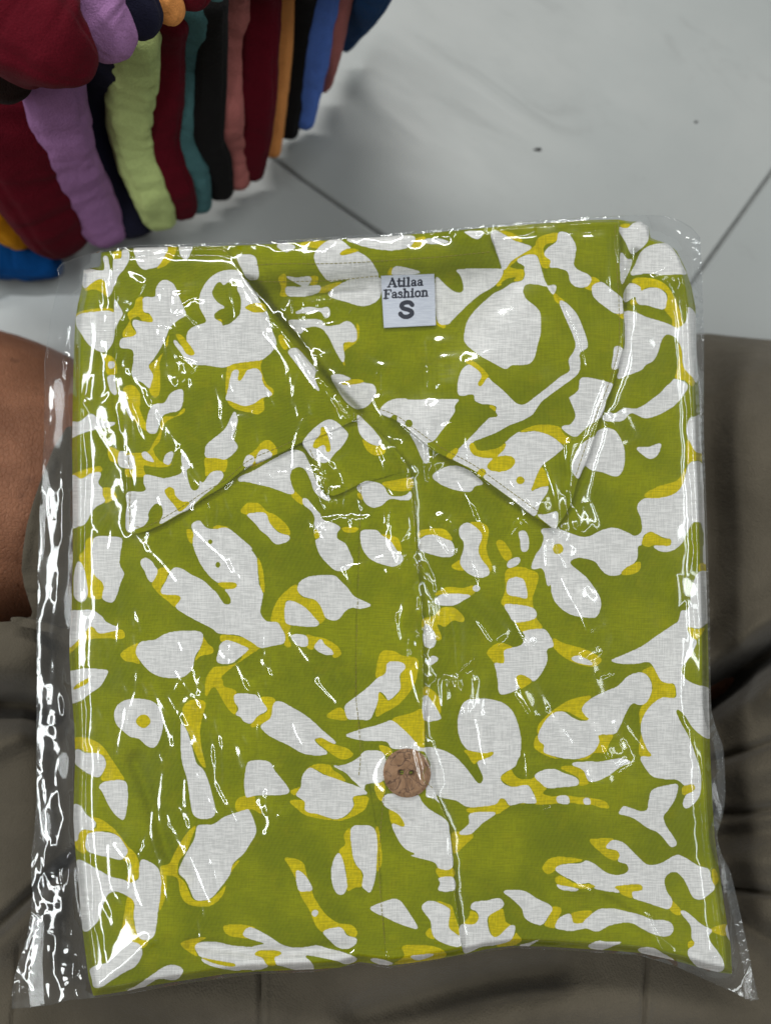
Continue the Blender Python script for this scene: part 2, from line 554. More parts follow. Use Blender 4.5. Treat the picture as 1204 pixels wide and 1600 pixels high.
# the cloth's printed shapes, plus a film glare painted white below the right collar tip: W white, Y yellow, T yellow on white, G green on white
PRINT = '''
Y A130,440 190,400 240,380 265,400 278,500 240,470 190,450 140,460
W A130,320 250,330 245,250 275,245 290,330 300,330 310,440 275,500 262,420 240,385 190,400 130,445 115,400
Y A310,215 360,208 355,255 315,262
W A310,262 360,255 365,205 405,205 410,260 380,320 340,370 318,430 305,400 308,320
W A450,180 642,180 625,250 590,305 545,320 500,325 465,295 450,250
Y A640,180 705,180 690,240 640,300 580,320 600,290 625,250
W A725,175 805,175 795,220 770,262 735,245 725,215
W A75,630 100,605 180,592 310,597 314,760 270,835 220,838 160,800 110,730 80,680
Y A70,625 150,596 310,600 300,568 200,570 100,590
W A317,510 345,550 370,600 350,640 320,690 316,600
Y A455,510 500,500 500,590 540,610 575,665 530,670 490,650 470,620 420,640 430,690 455,720 430,750 375,755 370,720 410,650 400,600 440,560
W A500,500 570,495 575,450 600,405 640,390 690,420 720,490 750,560 765,610 720,640 690,665 660,700 640,750 600,830 560,890 530,930 545,960 560,990 545,1050 535,1075 500,1040 440,1010 425,970 435,900 430,830 355,815 360,760 430,745 455,720 430,670 440,640 490,650 560,655 535,600 500,590 495,540
Y A530,930 580,890 630,830 640,780 660,720 650,800 615,870 600,920 605,1000 600,1100 570,1130 540,1100 535,1060 560,990
W A695,765 740,810 780,850 770,770 775,720 810,685 890,655 880,620 850,560 850,500 870,440 920,375 990,335 1080,330 1120,370 1204,470;B220,520 260,560 300,700 330,790 300,840 240,890 180,900 70,915 20,935;A985,940 880,925 790,920 760,890 735,850 690,790
T A700,730 740,740 790,800 820,850 800,865 765,850 730,790
G A935,450 960,410 985,405 1000,425 1030,405 1080,405 1085,450 1105,490 1110,550 1100,610 1080,630 1040,660 1000,670 990,640 950,630 945,600 1000,570 1010,560 975,540 945,510 930,480
T A945,605 1000,570 1100,575 1095,615 1040,665 1000,680 1000,720 990,660 950,635
T B130,565 170,540 250,540 258,590 190,595 150,580
Y B20,935 70,915 180,900 240,890 230,930 240,980 265,1040 310,1080 300,1120 250,1130 245,1215 120,1215 20,1150
W B10,1140 25,1080 50,970 90,955 95,990 140,960 200,945 235,980 245,1040 290,1090 300,1115 240,1130 180,1170 120,1180 40,1150
T B85,1020 100,960 120,930 140,960 105,1020
W A275,995 320,990 325,1040 330,1110 300,1100 280,1050
Y A240,860 300,870 330,920 330,980 270,980 260,900
W A280,905 318,905 315,940 282,945
Y A370,1075 430,1050 475,1100 480,1180;E470,60 500,140 530,190 520,215 470,180 430,130 400,60
W A340,1100 370,1090 400,1150;E410,70 440,140 420,140 380,60
W A670,1100 740,1075 750,1120;E740,60 715,90 660,100 620,120 600,170 580,225 540,230 515,200 520,150 530,100 560,50 620,40;A640,1150
Y E620,130 700,120 750,70 760,90 720,120 650,150 620,200 600,280 560,330 600,400 640,410 680,420 640,440 560,440 500,430 510,480 510,500 390,500 385,440 350,420 290,400 275,330 300,315 380,350 520,345 560,290 600,220
W E345,350 375,340 385,365 430,365 445,400 440,450 400,450 345,430
W E490,350 520,345 565,400 560,410 510,395 490,370
W E640,360 680,340 685,370 660,425 625,415 625,395
W E45,160 100,155 165,105 210,130 260,155 325,160 300,185 230,200 160,215 100,235 45,255
Y E45,490 150,450 230,435 235,470 170,485 110,515 45,515
Y E245,570 300,575 335,630 300,650 250,675 260,650 240,610
W E45,505 110,515 170,480 235,475 215,540 240,570 245,620 260,655 210,685 175,720 140,790 100,810 45,800
W E395,600 490,595 515,580 500,540 505,490 560,495 620,510 680,500 740,470 735,370 760,350 790,430 800,470 840,500 870,540 900,500 930,470 985,465 1000,500 960,550 900,600 850,640 790,700 710,740 600,800 620,740 615,690 590,670 560,680 530,730 530,770 500,810 450,830 410,850 390,830 388,740 395,680
T E630,590 660,565 690,580 700,620 740,655 790,660 760,700 720,720 700,690 650,630
G E770,460 800,450 840,500 850,560 820,590 790,560
Y E890,380 1020,390 1010,470 985,465 930,470 890,500 885,450
W E895,300 940,260 1010,200 1050,120 1070,90 1090,140 1075,210 1060,260 1090,320 1020,390 960,385 890,380 885,330
Y F30,370 80,330 110,290 160,270 210,320 210,360 180,370 110,420 60,440 30,430
W F0,430 20,370 60,370 70,400 40,440
W F85,370 110,335 150,330 180,355 170,380 110,410 80,420
Y E140,900 185,885 180,1040 190,1110 245,1170 245,1260 180,1265 140,1240 145,1180 110,1060 95,1000 130,960
W E185,890 280,875 360,885 365,920 355,980 350,1050 378,1110 355,1170 330,1250 305,1290 270,1285 240,1260 250,1200 240,1160 195,1120 180,1040
W E90,1030 120,1060 140,1140 150,1230 130,1280 95,1285 65,1250 62,1150 70,1080
W E480,1030 510,1010 545,1025 570,1060 590,1090 570,1140 550,1165 525,1140 505,1090 485,1060
Y E590,1080 640,1070 655,1090 640,1150 615,1204 730,1250 725,1290 700,1320 650,1280 590,1230 550,1170 580,1120
W E800,800 850,775 890,820 950,830 1020,820 1090,870 1160,930 1204,975;F40,950 85,1010 90,1090 100,1180;J110,60 125,110 110,200 110,240 150,285 215,290 240,330 262,370 255,420 200,435 110,450 60,420 0,385;I1080,370 970,360 930,330 850,290 760,240 700,195 730,150 720,122 625,115 608,90 640,30;E670,1090 700,1070 745,1080 800,1115 870,1150 930,1204;I960,110 1000,170 1025,180 1047,165 1040,130 1005,75 1070,78;E1075,1180 980,1170 930,1140 870,1070 830,990 808,920 812,860
Y E770,830 812,850 808,920 780,900
T E965,1167 1075,1165 1075,1200 1010,1203
G E902,908 910,894 925,894 935,908 925,922 910,922
G E948,1053 957,1037 973,1037 983,1053 973,1070 957,1070
T F85,1005 110,1040 130,1130 132,1230 110,1200 95,1100
Y E960,805 1040,822 980,835 930,830
Y F0,690 30,665 100,670 150,720 200,740 270,800 295,850 285,870 220,845 165,790 130,730 50,728 20,740 -20,720
W F20,740 60,728 140,730 165,790 220,850 285,870 290,895 260,915 210,925 180,905 150,870 110,840 80,800 40,760
Y F30,70 70,20 120,20 125,70 100,110 50,100
W F-30,530 -20,500 60,465 190,390 300,335 370,345 400,390 430,450 455,520 500,600 550,640 520,650 450,600 420,520 390,460 350,440 310,455 295,490 300,540 320,600 290,610 230,590 160,565 90,550 30,535
Y F300,620 320,590 370,640 375,680 340,660
W F370,640 400,640 450,700 480,730 500,770 560,790 610,820 590,850 590,890 640,920 670,980 690,1030 680,1060 640,1090 580,1090 530,1050 480,990 455,920 450,870 445,800 445,750 420,710 380,680
T F445,830 470,840 480,880 450,890
Y F620,820 720,820 700,850 640,850
W F740,840 830,835 870,870 920,900 960,960 1000,1000 990,1040 940,1065 870,1050 800,1020 750,960 735,900
Y F860,860 960,880 990,940 990,970 940,950 900,900
W F370,290 430,210 520,145 580,155 650,220 655,250 620,310 570,360 540,400 500,415 440,390 400,340
T F485,195 505,188 525,230 545,300 545,340 520,345 515,310 490,305 460,325 435,315 450,270 480,240
W F715,110 760,150 820,210 870,280 850,305 800,295 745,255 720,200
Y F745,260 800,300 850,305 880,310 890,350 840,370 790,350 760,310
W B400,840 450,815 490,850 540,910 575,950 570,1010 600,1090 560,1060 500,980 440,900
Y B340,740 370,740 400,810 380,830 350,790
W F710,570 760,530 830,535 880,560 920,620 1010,620 1050,590 1050,640 1000,650 920,640 870,680 810,695 760,660 740,610
Y F870,540 960,520 1055,510 1055,580 960,590 900,570
Y F715,600 745,610 745,650 720,630
W B75,240 110,230 180,235 205,270 215,380 150,385 110,320
W B330,180 360,155 450,180 400,215 370,210
Y B470,170 530,145 640,150 600,190 560,190
W B570,220 600,180 660,140 730,140 790,185 900,250 950,320 965,370 870,380 740,390 660,400 610,350 575,290 565,250
T B720,230 770,195 850,205 760,235
W B780,130 1170,110 1165,180 1060,205 940,195 840,170
Y C175,140 255,120 250,170 190,190 170,180
W C255,135 340,130 410,155 330,165 255,160
W C425,95 490,90 560,130 600,130 620,85 510,85
Y B340,380 385,350 390,420 400,490 350,490 360,440
W B385,365 450,375 540,370 540,410 500,430 430,400
Y B540,370 590,370 580,420 540,420
W B390,435 490,435 600,425 590,470 500,495 400,490
W B650,485 740,410 830,390 980,380 980,490 930,540 860,555 770,530
Y B600,440 740,400 690,450 600,475
W B440,600 520,560 600,570 650,560 665,600 650,630 625,620 600,590 500,600
W B400,650 480,640 600,640 640,680 720,670 760,650 800,660 830,710 825,775 750,785 755,870 745,910 700,840 650,740 600,690 520,690 470,730
Y B830,660 850,700 830,780 755,840 760,930 745,910 755,785 825,770
W B670,990 740,985 800,1010 880,1035 940,1050 950,1110 900,1180 830,1200 760,1150 700,1060
T B730,1040 800,1015 880,1020 850,1040 760,1050
W C60,310 120,310 230,345 60,365
Y C20,350 45,310 75,350 30,362
W C460,325 680,320 745,335 700,420 590,490 510,560 430,640 395,670 330,640 320,380 380,420 440,465 490,465 495,420 475,360
Y C320,640 330,640 385,675 370,695 320,665
W C670,90 700,80 760,110 850,155 925,185 870,225 800,270 745,330 710,230 670,130
T C715,80 800,95 870,145 830,150 760,110
Y C925,190 960,170 970,240 880,235 830,270 770,320 750,345 760,300 830,250
Y C740,360 780,315 870,320 865,390 800,400 720,430 700,420
G C800,300 840,285 880,310 860,325 800,315
W C830,270 890,235 950,235 975,290 1000,380 1020,430 960,420 890,420 870,460 890,510 950,560 980,610 980,720 960,800 940,880 900,920 800,925 760,950 680,910 590,860 510,790 500,740 520,650 580,570 680,480 740,450 800,410 870,390 875,320
G C730,410 780,380 830,375 760,420
Y C950,150 1000,110 1090,95 1075,150 1010,170 1000,220 1050,270 1030,315 990,310 965,250
W D0,220 20,190 75,150 85,100 110,88 155,105 195,170 195,230 190,310 290,370 270,430 200,435 160,400 145,340 80,315 30,310 40,270 5,245
Y D245,430 295,370 350,400 305,420 300,460
W D300,430 360,405 420,450 480,500 490,540 490,600 440,600 380,560 310,500
Y D430,600 495,600 495,640 460,610
W D20,430 75,425 60,480 40,470
Y D60,470 110,510 130,520 90,540 60,510
W D95,540 130,530 200,600 240,690 265,760 270,815 222,850 225,920 205,985 100,1065 0,1140;G810,50 770,110 730,140 700,220 790,215 880,245 960,310 930,350 880,390 830,430 800,480 770,560 760,590 860,555 860,600 820,660 790,740 760,740 650,650 500,540 400,460 230,370 300,330 430,200 540,80 510,50 430,45 390,30;C560,1110 500,1120 460,1100 470,990 510,930 560,930 650,1000 680,1030 740,1080 790,1130 830,1165 880,1170 950,1120 1040,1050 1100,1000 1160,960 1155,890 1190,830 1190,760
G C500,1120 560,1110 570,1150 640,1180 690,1215 700,1250 500,1250 440,1190
W F850,100 880,50 940,15 1020,12;G0,20 130,15 330,20 290,80 240,160 190,225 150,275 100,290;F1140,285 1040,210 960,150 900,125
G F925,130 940,112 960,118 965,140 948,152 930,148
G F1012,165 1030,142 1055,150 1062,175 1042,192 1020,185
T G310,40 330,5 380,-10 400,0 400,40 330,42
T G500,50 540,70 530,100 500,110
T G225,370 290,320 300,350 260,390
G G410,310 400,280 440,265 550,220 620,180 700,150 770,110 810,50 870,0 980,0 1010,40 1030,90 1030,140 1000,175 960,180 850,175 780,180 700,210 650,240 590,290 540,320 480,335 430,335
T G370,310 390,285 410,300 430,335 540,325 600,290 590,330 540,375 480,385 400,365
T G690,225 730,190 800,175 870,175 940,190 960,230 1010,270 960,300 900,255 830,225 760,215
T G485,430 520,390 580,370 640,375 660,410 630,450 570,470 500,460
T G423,475 440,450 465,453 478,478 455,500 432,495
T G665,525 680,500 705,503 720,525 700,548 675,545
T G760,590 800,480 830,440 870,530 860,560 800,570
W D150,1130 210,1085 225,1010 290,1005 425,1040 425,1060 385,1150;H430,0 420,60 390,130 300,195 240,250 190,235 145,190 200,170 232,130 225,80 190,25
W D440,810 490,820 480,900 455,950 420,945 430,870
W H280,290 350,250 350,290 310,390 270,480 250,515 215,470 215,410 240,340
W G800,740 860,735 925,720 925,800 910,825 850,790
W D470,50 500,60 570,30 600,15 640,30 655,100 640,160 570,220 540,225 510,160 470,90
T D470,45 540,38 520,65 490,65
W D475,220 520,260 550,260 540,310 510,380 480,415
W D540,360 570,290 600,220 660,175 740,160 780,170 830,230 870,310 890,355 830,355 760,360 640,350
Y D550,390 590,375 690,385 760,420 810,490 840,560 860,630 870,670 830,695 800,680 800,640 760,590 750,570 770,480 700,440 640,440 600,470 570,490 600,440 550,410
W D500,530 500,460 540,410 605,440 580,480 530,520
Y D535,540 550,510 590,530 560,550
W D570,500 600,465 660,440 720,445 765,490 755,570 710,570 640,550 590,545
W D500,595 560,590 630,620 760,660 830,690 880,660 895,600 900,560 945,600 960,720 960,1020 920,1000 870,940 865,850 840,780 800,740 760,735 730,780 710,850 680,900 620,950 520,990 455,1010 475,930 500,820 505,700
T D835,780 860,830 865,900 880,950 940,1020 925,1060 880,1020 815,1000 840,880
G D800,740 760,735 730,780 710,850 680,900 620,950 700,1100 760,1060 815,1000 840,880 835,790
W H400,140 440,95 480,105 540,70 600,75 650,60 720,10 780,-40 820,-110 890,-105 935,-80 930,-40 860,50 760,110 680,135 630,120 600,105 570,110 530,150 450,155
W H300,430 360,240 390,205 440,195 490,220 530,290 545,370 535,450 510,490 480,500 410,475
W H615,320 690,315 765,290 765,330 740,375 700,390 650,360
W H930,220 945,140 980,125 1030,125 1040,330 990,345 950,280
Y H930,280 950,280 990,345 1040,340 1040,400 985,400 945,430 930,400
Y H680,600 760,560 860,530 900,490 925,440 930,480 900,560 850,610 760,635 670,630
W H20,830 130,830 290,880 400,835 480,822 560,850 605,872 645,850 650,800 640,750 620,690 660,640 760,635 850,610 900,560 925,480 945,420 985,402 1030,420 1060,500 1065,900 1030,830 1020,790 985,785 960,800 930,860 900,920 840,965 770,970 720,935 790,930 820,920 825,895 780,880 740,860 700,850 660,870 650,930 625,940 625,1000 600,1045 540,1080 515,1115 450,1122 400,1090 350,1030 250,1010 200,1040 240,1080 300,1130;V350,70 390,140 390,210 360,260 300,260 200,240 120,180 85,110 80,50;H60,1190 30,1080 -40,1080 -20,1000 20,940 35,880
T H660,880 700,845 740,860 790,890 830,890 830,930 790,935 730,930 690,940 650,925
T H540,1080 600,1045 640,1035 640,1080 600,1110 520,1115
T H92,955 105,925 140,922 160,950 145,982 110,985
W H1045,830 1060,900 1060,1030 1035,1040 1037,900
Y H1010,1050 1060,1040 1065,1100 1015,1100
Y V935,315 960,325 1000,335 1050,320 1020,370 990,400 955,375
Y V650,600 700,570 725,575 770,655 800,670 850,680 862,720 855,762 800,770 740,790 690,840 650,900 650,1000 690,1090 715,1130 650,1135 630,1100 640,1000 635,900 640,830 700,760 715,700 700,640
W V1000,-20 960,100 950,180 930,215 895,220 880,280 840,310 750,370 650,440 520,500 455,530 520,550 600,552 690,540 725,575 765,650 800,670 850,675 865,720 858,765 780,762 720,800 670,860 645,930 650,1000 680,1080 712,1130 640,1135;M430,160 480,215 560,230 630,235 680,272 735,268 738,300 690,325 665,385 690,415 740,380 775,320 778,190 745,80 715,0;V1000,1150 980,1100 940,1000 900,930 865,850 885,840 930,890 960,940 1010,990 1080,1020 1085,900 1075,715 1000,685 930,650 900,600 905,570 950,510 990,430 990,400 960,380 935,320 1000,330 1040,310 1080,250 1080,0
T M680,270 735,265 738,300 690,325 665,330 660,290
Y V0,940 60,870 140,810 220,770 330,750 310,790 270,840 340,890 340,910 280,900 220,870 180,850 120,850 80,880 30,940 0,1000
Y V0,1000 30,1050 40,1080 100,1130 200,1150 300,1130 370,1060 380,995 470,995 440,1060 420,1110 350,1110 300,1150 150,1150 60,1130 -20,1080 -20,1020
W V275,830 330,770 430,720 500,690 560,630 630,605 680,620 710,670 710,730 680,790 640,810 590,800 550,860 510,950 480,990 400,995 370,990 340,910 300,880
W V0,1000 30,930 70,880 120,850 170,855 220,890 280,910 340,905 375,1000 380,1050 340,1110 260,1145 170,1145 100,1130 35,1105 40,1060 10,1040
W M-30,130 60,120 150,120 230,105 290,100 345,125 280,150 200,210 120,245 70,240 40,180 0,160
T N940,80 1000,65 1080,90 1110,150 1120,180 1060,190 1060,150 1020,120
Y N565,140 600,110 650,80 670,130 760,150 790,130 830,180 860,205 830,240 900,260 940,250 1000,255 1204,290 1250,330 1204,330 1130,310 1000,300 800,310 760,290 650,310 580,350 540,370 370,360 370,330 530,310 560,270 600,280 620,310 780,290 760,210 730,185 650,200 590,170
G N640,85 700,60 760,110 770,145 700,150 660,130
W N780,130 830,95 900,85 960,110 1040,140 1060,185 960,200 860,205 820,175
W N920,260 980,252 1000,280 995,305 930,300
W N1090,270 1125,270 1130,310 1090,305
Y M0,345 100,350 180,370 200,405 150,410 90,385 0,385
W K340,790 420,770 500,772 590,800 650,860 685,960 697,1040 690,1130;N680,20 655,75 600,105 568,140 590,180 650,200 730,185 765,225 790,300 700,300 625,315 600,280 565,270 530,310 370,325 290,285 165,245 150,100;K90,1080 200,1090 280,1130 340,1190;N390,130 420,170 445,175 458,140 430,70 400,-5;K350,1080 310,1010 300,900
T K340,1090 460,1110 525,1100 510,1130 430,1160 400,1180 360,1120
W K85,760 120,760 190,870 190,900 100,910 80,860
Y K150,120 230,70 330,75 400,60 390,120 220,115
W K155,150 220,110 380,120 340,150 270,185 170,180
W K392,77 405,58 430,58 440,80 425,98 402,96
Y K80,270 150,250 200,200 280,200 340,260 330,290 270,280 220,320 170,300 200,390 160,400 130,330 80,330
W K90,310 120,310 160,370 155,440 110,450 85,420
W K105,540 140,500 180,520 130,560
Y K90,690 170,740 190,800 190,870 120,760 90,760
Y K480,480 530,430 580,420 650,450 590,480 595,540 530,545 500,510
W K590,470 640,450 700,430 720,370 700,350 830,330 880,380 900,440 860,460 860,530 830,600 780,660 740,650 720,625 690,620 665,640 690,700 570,745 550,660 540,590 530,545 590,545
T K665,640 690,618 730,630 765,660 720,695 690,705
Y K610,-40 800,-20 770,130 770,180 790,260 830,330 720,350 700,350 660,290 590,190 570,170 600,80
W K620,20 710,20 735,135 680,130 610,110
W K590,190 620,175 770,200 785,265 660,290 620,240
Y G610,1080 720,1070 790,1130 740,1204 720,1200 620,1150
W G610,1040 650,1010 690,1010 680,1050 620,1075
Y G540,920 580,900 640,990 600,1030
W G680,850 720,840 745,890 740,960 700,970 690,900
Y K900,390 960,420 1100,460 1190,510 1195,540 1140,570 1000,530 900,450
W K1010,515 1060,500 1140,540 1130,560 1040,540
Y G50,850 100,830 200,825 250,860 265,900 210,895 150,865 90,870 60,890
W G55,910 90,875 150,865 220,890 265,910 280,960 265,1000 200,1005 110,980 60,960
Y G370,790 440,785 490,820 490,880 480,940 490,1000 515,1060 500,1100 450,1020 430,970 440,910 445,860 400,810
W G310,820 350,790 390,800 445,850 450,890 435,930 430,970 450,1020 490,1070 495,1115 440,1135 370,1110 320,1060 315,1020 335,960 335,910 310,870
Y G260,1060 320,1020 320,1060 350,1090 290,1085
W G140,495 200,450 270,430 350,450 420,500 460,545 410,560 380,595 310,590 240,570 180,540
W F1040,220 1100,260 1150,290 1165,400 1130,410 1080,300
Y I30,440 120,370 165,315 200,340 220,360 300,345 360,335 385,370 360,395 250,390 150,400 100,430 30,490
W I30,235 110,215 180,215 235,250 270,290 350,330 290,350 220,360 190,325 160,320 120,370 60,430 30,440
W I25,620 70,590 150,580 270,590 270,620 230,690 160,740 110,780 25,790
T I55,715 80,680 150,640 165,640 150,670 100,700
W I315,870 330,820 370,785 430,770 520,775 570,795 610,840 625,900 615,980 590,1050 560,1078 520,1065 470,1020 420,1010 370,970 330,930
T I450,910 475,875 510,868 540,895 540,925 510,952 475,945
Y I355,490 400,450 470,420 450,480 480,550 430,540 380,530
Y I865,370 900,420 940,460 920,490 860,500 815,540 860,440
W I450,480 460,440 490,410 570,400 620,370 680,350 790,342 865,355 870,400 855,450 820,510 810,570 790,600 740,635 620,635 540,600 500,560 470,520
Y I985,370 1080,375 1200,420 1210,470 1170,460 1080,415 990,415
Y I950,570 1060,555 1130,500 1204,470 1130,520 1020,600 980,650 1000,690 1080,720 1070,780 1085,830 1070,870 1020,820 950,700 890,650 930,580
Y I890,650 950,590 1000,680 930,700 890,760
W I960,540 970,470 985,420 1040,405 1150,450 1160,460 1090,520 1040,550
W I1070,745 1120,735 1204,745;J80,745 120,790 150,840 90,880 50,925 0,910;I1110,885 1075,870 1095,830 1070,790
Y J110,760 200,770 190,860 170,900 60,950 50,925 90,880 150,850 130,800
W J110,940 170,890 190,800 230,785 300,820 400,880 500,970 580,1040 560,1055 500,1020 450,1020 460,1050 530,1110 460,1125 370,1110 280,1060 160,1000
T J450,1025 490,1015 570,1055 650,1080 690,1120 640,1150 590,1140 520,1090 470,1050
Y J520,880 580,830 620,830 655,900 580,900
Y J830,610 860,480 940,470 1000,500 1090,520 1090,620 1060,700 980,800 880,860 830,880 840,790 850,725 910,780 980,720 985,620 1015,570 980,540 910,540 890,610 840,640
W J635,820 660,790 740,730 800,680 840,640 890,610 900,550 940,535 1000,545 1015,580 980,620 985,700 960,740 910,780 890,750 850,725 845,780 820,850 790,900 720,900 660,900 640,860
Y J930,900 1050,860 1130,850 1130,1100 1090,1060 1000,960
W J640,1000 740,960 820,940 880,920 930,905 990,950 1060,1020 1100,1070 1130,1080 1130,1100 1000,1085 930,1080 900,1040 840,1035 740,1030
W L555,60 600,65 660,50 720,15 760,-25 830,-30 880,-10 895,60 890,130 860,170 800,175 760,190 760,215 700,170 640,110 600,90
Y J850,1060 920,1080 930,1120 880,1120
Y J170,280 190,200 240,120 330,50 345,100 380,135 450,150 490,200 515,260 480,300 440,260 380,200 300,160 270,155 260,220 265,290 300,310 280,370 300,440 260,440 262,370 240,330 215,290 150,285
W J340,70 360,30 430,0 560,-5 600,20 650,70 700,130 800,180 740,205 680,200 640,220 600,270 560,278 515,260 490,200 450,150 380,130 345,100
W J270,160 320,160 390,200 450,265 478,300 440,320 370,315 300,308 265,290 260,220
W J300,370 395,375 400,440 330,430
Y J395,370 450,380 520,395 590,440 615,490 570,515 550,480 490,410 450,430 440,460 400,450
W J445,450 465,410 490,395 510,430 550,460 565,495 500,490
Y J0,385 60,420 110,450 60,470 20,490 -10,500 -30,440
Y O45,-23 150,-28 240,20 290,90 350,180 375,240 240,240 245,190 265,130 240,80 150,65 100,40 45,40
W O60,70 90,40 130,65 190,65 240,80 265,130 250,180 215,220 160,200 100,160 70,130
W O220,280 260,245 380,240 400,300 400,370 380,480 340,470 290,410 240,310
W O60,390 110,400 140,450 200,500 180,550 130,545 95,570 90,610 60,610 45,480
Y O110,410 170,460 230,480 290,520 340,570 400,650 440,690 430,760 360,720 340,600 290,560 230,560 150,600 140,690 90,680 60,620 95,560 150,540 200,540 200,500
W O140,600 160,570 230,560 330,580 380,640 400,690 360,735 280,720 190,700 140,670
Y O390,870 430,760 440,690 470,750 470,840 420,880
W O80,740 200,790 290,840 370,860 420,880 440,870 470,850 480,740 540,750 590,790 610,860 605,960 590,1060 580,1150 560,1220 500,1240 460,1204 440,1100 440,1000 390,960 330,935 280,950 250,1010 230,1080 200,1140 120,1180 85,950
Y O605,800 640,830 640,950 600,1060 595,950
Y P365,600 400,400 440,420 440,580 500,650 530,690 490,730 440,690 390,680 350,640
W P165,860 220,830 270,820 310,760 330,700 370,680 440,690 480,710 490,770 450,840 380,880 300,930 240,970 190,975 175,920
W P390,1000 460,960 560,890 640,840 700,835 745,860 735,900 690,930 600,920 540,950 480,990 430,1010
W I735,920 775,980 800,1060 830,1170;O870,165 905,240 935,350 950,430 930,470 860,480 810,450 790,350 770,220 740,120 733,0
Y I745,830 790,780 850,775 890,800 870,880 855,960 860,1060 880,1150;O890,160 860,140 820,60 800,0;I790,1000 760,940
Y O830,520 800,600 770,680 720,750 715,830 760,880 790,950 820,990 900,990 960,950 1020,880 1050,780 1110,730 1040,830 1000,950 930,1020 850,1030 770,1010 730,950 710,850 640,830 600,780 660,760 700,680 770,570
W O735,760 770,690 820,600 840,520 930,515 1000,470 1080,440 1150,420;L40,345 75,430 80,490 40,560 0,620;O1060,760 1040,830 990,900 930,970 880,990 820,985 790,920 760,860 720,820
Y O1090,350 1200,340 1150,420 1080,430
W O1140,340 1130,250 1150,130 1200,115;L60,30 160,40 200,100 290,220 230,250 100,250 30,265
Y L0,270 60,265 120,370 60,340 0,345
Y L300,220 360,190 380,110 440,60 540,60 560,90 620,130 640,165 570,150 500,115 430,85 370,140 360,200 330,250 300,240
Y L690,260 780,260 780,300 750,350 650,400 570,410 400,380 330,330 290,290 330,280 385,290 390,350 470,370 570,400 650,380 695,310
W L330,250 360,200 370,130 410,80 440,85 500,120 560,140 640,170 700,190 780,240 690,260 690,320 640,380 570,400 470,370 390,350 385,290
W L870,290 890,250 950,240 1100,250;N60,258 110,330 230,410 250,500 268,700 180,710 150,670 0,630;L1080,620 1020,590 970,530 930,430 1000,450 1010,430 970,370 900,330
W N130,60 165,60 160,240 205,320 150,270 100,250
Y L915,330 970,360 1010,430 1000,450 930,430
Y L830,170 870,160 890,210 870,290 840,260 820,200
G N65,270 110,270 200,330 235,400 110,320
Y L600,600 640,560 630,500 670,460 680,600 700,680 740,730 745,820 700,830 650,850 645,760 635,690
W L600,610 630,680 645,760 650,830 630,870 595,873 565,830 550,740 565,660
W L675,460 750,440 800,445 830,480 840,560 835,680 825,780 795,860 760,840 745,820 750,740 710,690 685,620
Y L830,460 850,470 870,650 850,720 835,720
Y L260,645 330,650 380,680 395,740 430,850 450,900 510,990 590,1050 680,1065 715,1110 700,1140 660,1130 600,1080 500,1110 450,1060 420,980 360,880 330,780 290,700
W L330,730 360,730 400,770 435,840 400,852 345,845
W L428,992 440,970 462,970 472,985 460,1008 440,1012
W L500,1105 580,1080 620,1085 650,1130 710,1150 700,1190 650,1215 590,1204 540,1160
W L795,955 890,915 950,900 990,920 1040,990 1095,1080 1060,1085 960,1050 890,1015 830,990
Y N150,910 255,940 280,1000 320,1130 300,1140 245,1085 250,1000 245,960
Y N100,1110 130,1080 140,1120 160,1155 110,1140
W N75,950 100,920 150,915 245,960 250,1000 245,1080 300,1130 320,1170 310,1200 240,1190 160,1150 135,1090 130,1040 85,980
Y N165,710 268,706 275,762 190,770
W N180,770 270,765 280,845 180,850 190,800
Y N260,490 310,480 400,500 350,560 280,620 265,560
W N305,490 370,430 380,365 540,360 450,430 390,490 340,500
Y Q300,490 340,510 350,545 320,580 250,585 290,530
Y Q410,550 440,500 500,480 520,560 560,590 600,650 620,680 570,710 450,715 565,660 580,600 530,600 460,670 430,640
W Q300,480 320,440 400,430 480,415 510,450 490,480 420,520 405,560 420,630 450,660 490,640 540,590 580,590 565,660 530,690 450,710 370,720 290,755 255,750 230,590 320,580 350,540 340,500
W Q505,370 630,368 720,420 810,470 780,540 750,580 700,575 640,540 620,480 560,420
Y Q810,470 870,480 850,540 830,600 760,585 785,540
Y Q930,510 1060,495 1000,570 950,575
Y R0,530 100,500 50,560 0,575
W Q830,600 850,545 900,515 930,520 945,570 1000,570;R50,555 100,510 150,482 230,480 300,495 400,520 480,550 570,557 607,595 595,640 550,655 480,640 400,600 350,572 280,570 200,590 130,625 60,605;Q940,620 880,615
Y R80,50 150,40 235,45 190,105 255,115 270,150 245,180 190,160 130,110
Y Q750,220 790,170 870,155 1010,175 930,195 860,205 830,240 790,265 760,250
W Q830,235 870,205 990,195 1020,178 1080,200;R120,205 180,250 230,268 290,265 325,240 310,200 260,185 270,145 250,115 185,100 210,60 240,50 300,70 350,120 400,170 450,205 530,195 620,145 680,160 760,210 830,235 845,300 868,350 820,400 780,425 730,410 690,330 660,280 620,250 580,260 550,300 565,370 600,430 580,483 520,470 430,440 350,415 280,385 180,370 100,350;Q1050,320 980,325 930,300 870,270
T R235,345 300,332 400,330 410,365 350,375 350,415 280,390 270,370
T Q830,290 870,275 950,320 1060,330 1080,345 1000,355 900,340 840,325
W Q835,330 880,330 980,360 950,370 870,362
Y R595,430 655,490 640,525 580,485
W R650,495 690,500 760,560 800,590 850,615 830,650 840,690 900,770 925,830 915,870 850,880 780,860 720,810 695,750 730,700 720,660 715,590 670,530
T R700,690 735,680 735,710 700,730
Y R840,610 880,590 940,580 935,650 860,630
W R940,580 985,600 985,700 940,650
Y R850,240 870,235 890,300 860,340
W R70,720 110,690 150,682 200,690 290,690 230,715 150,740
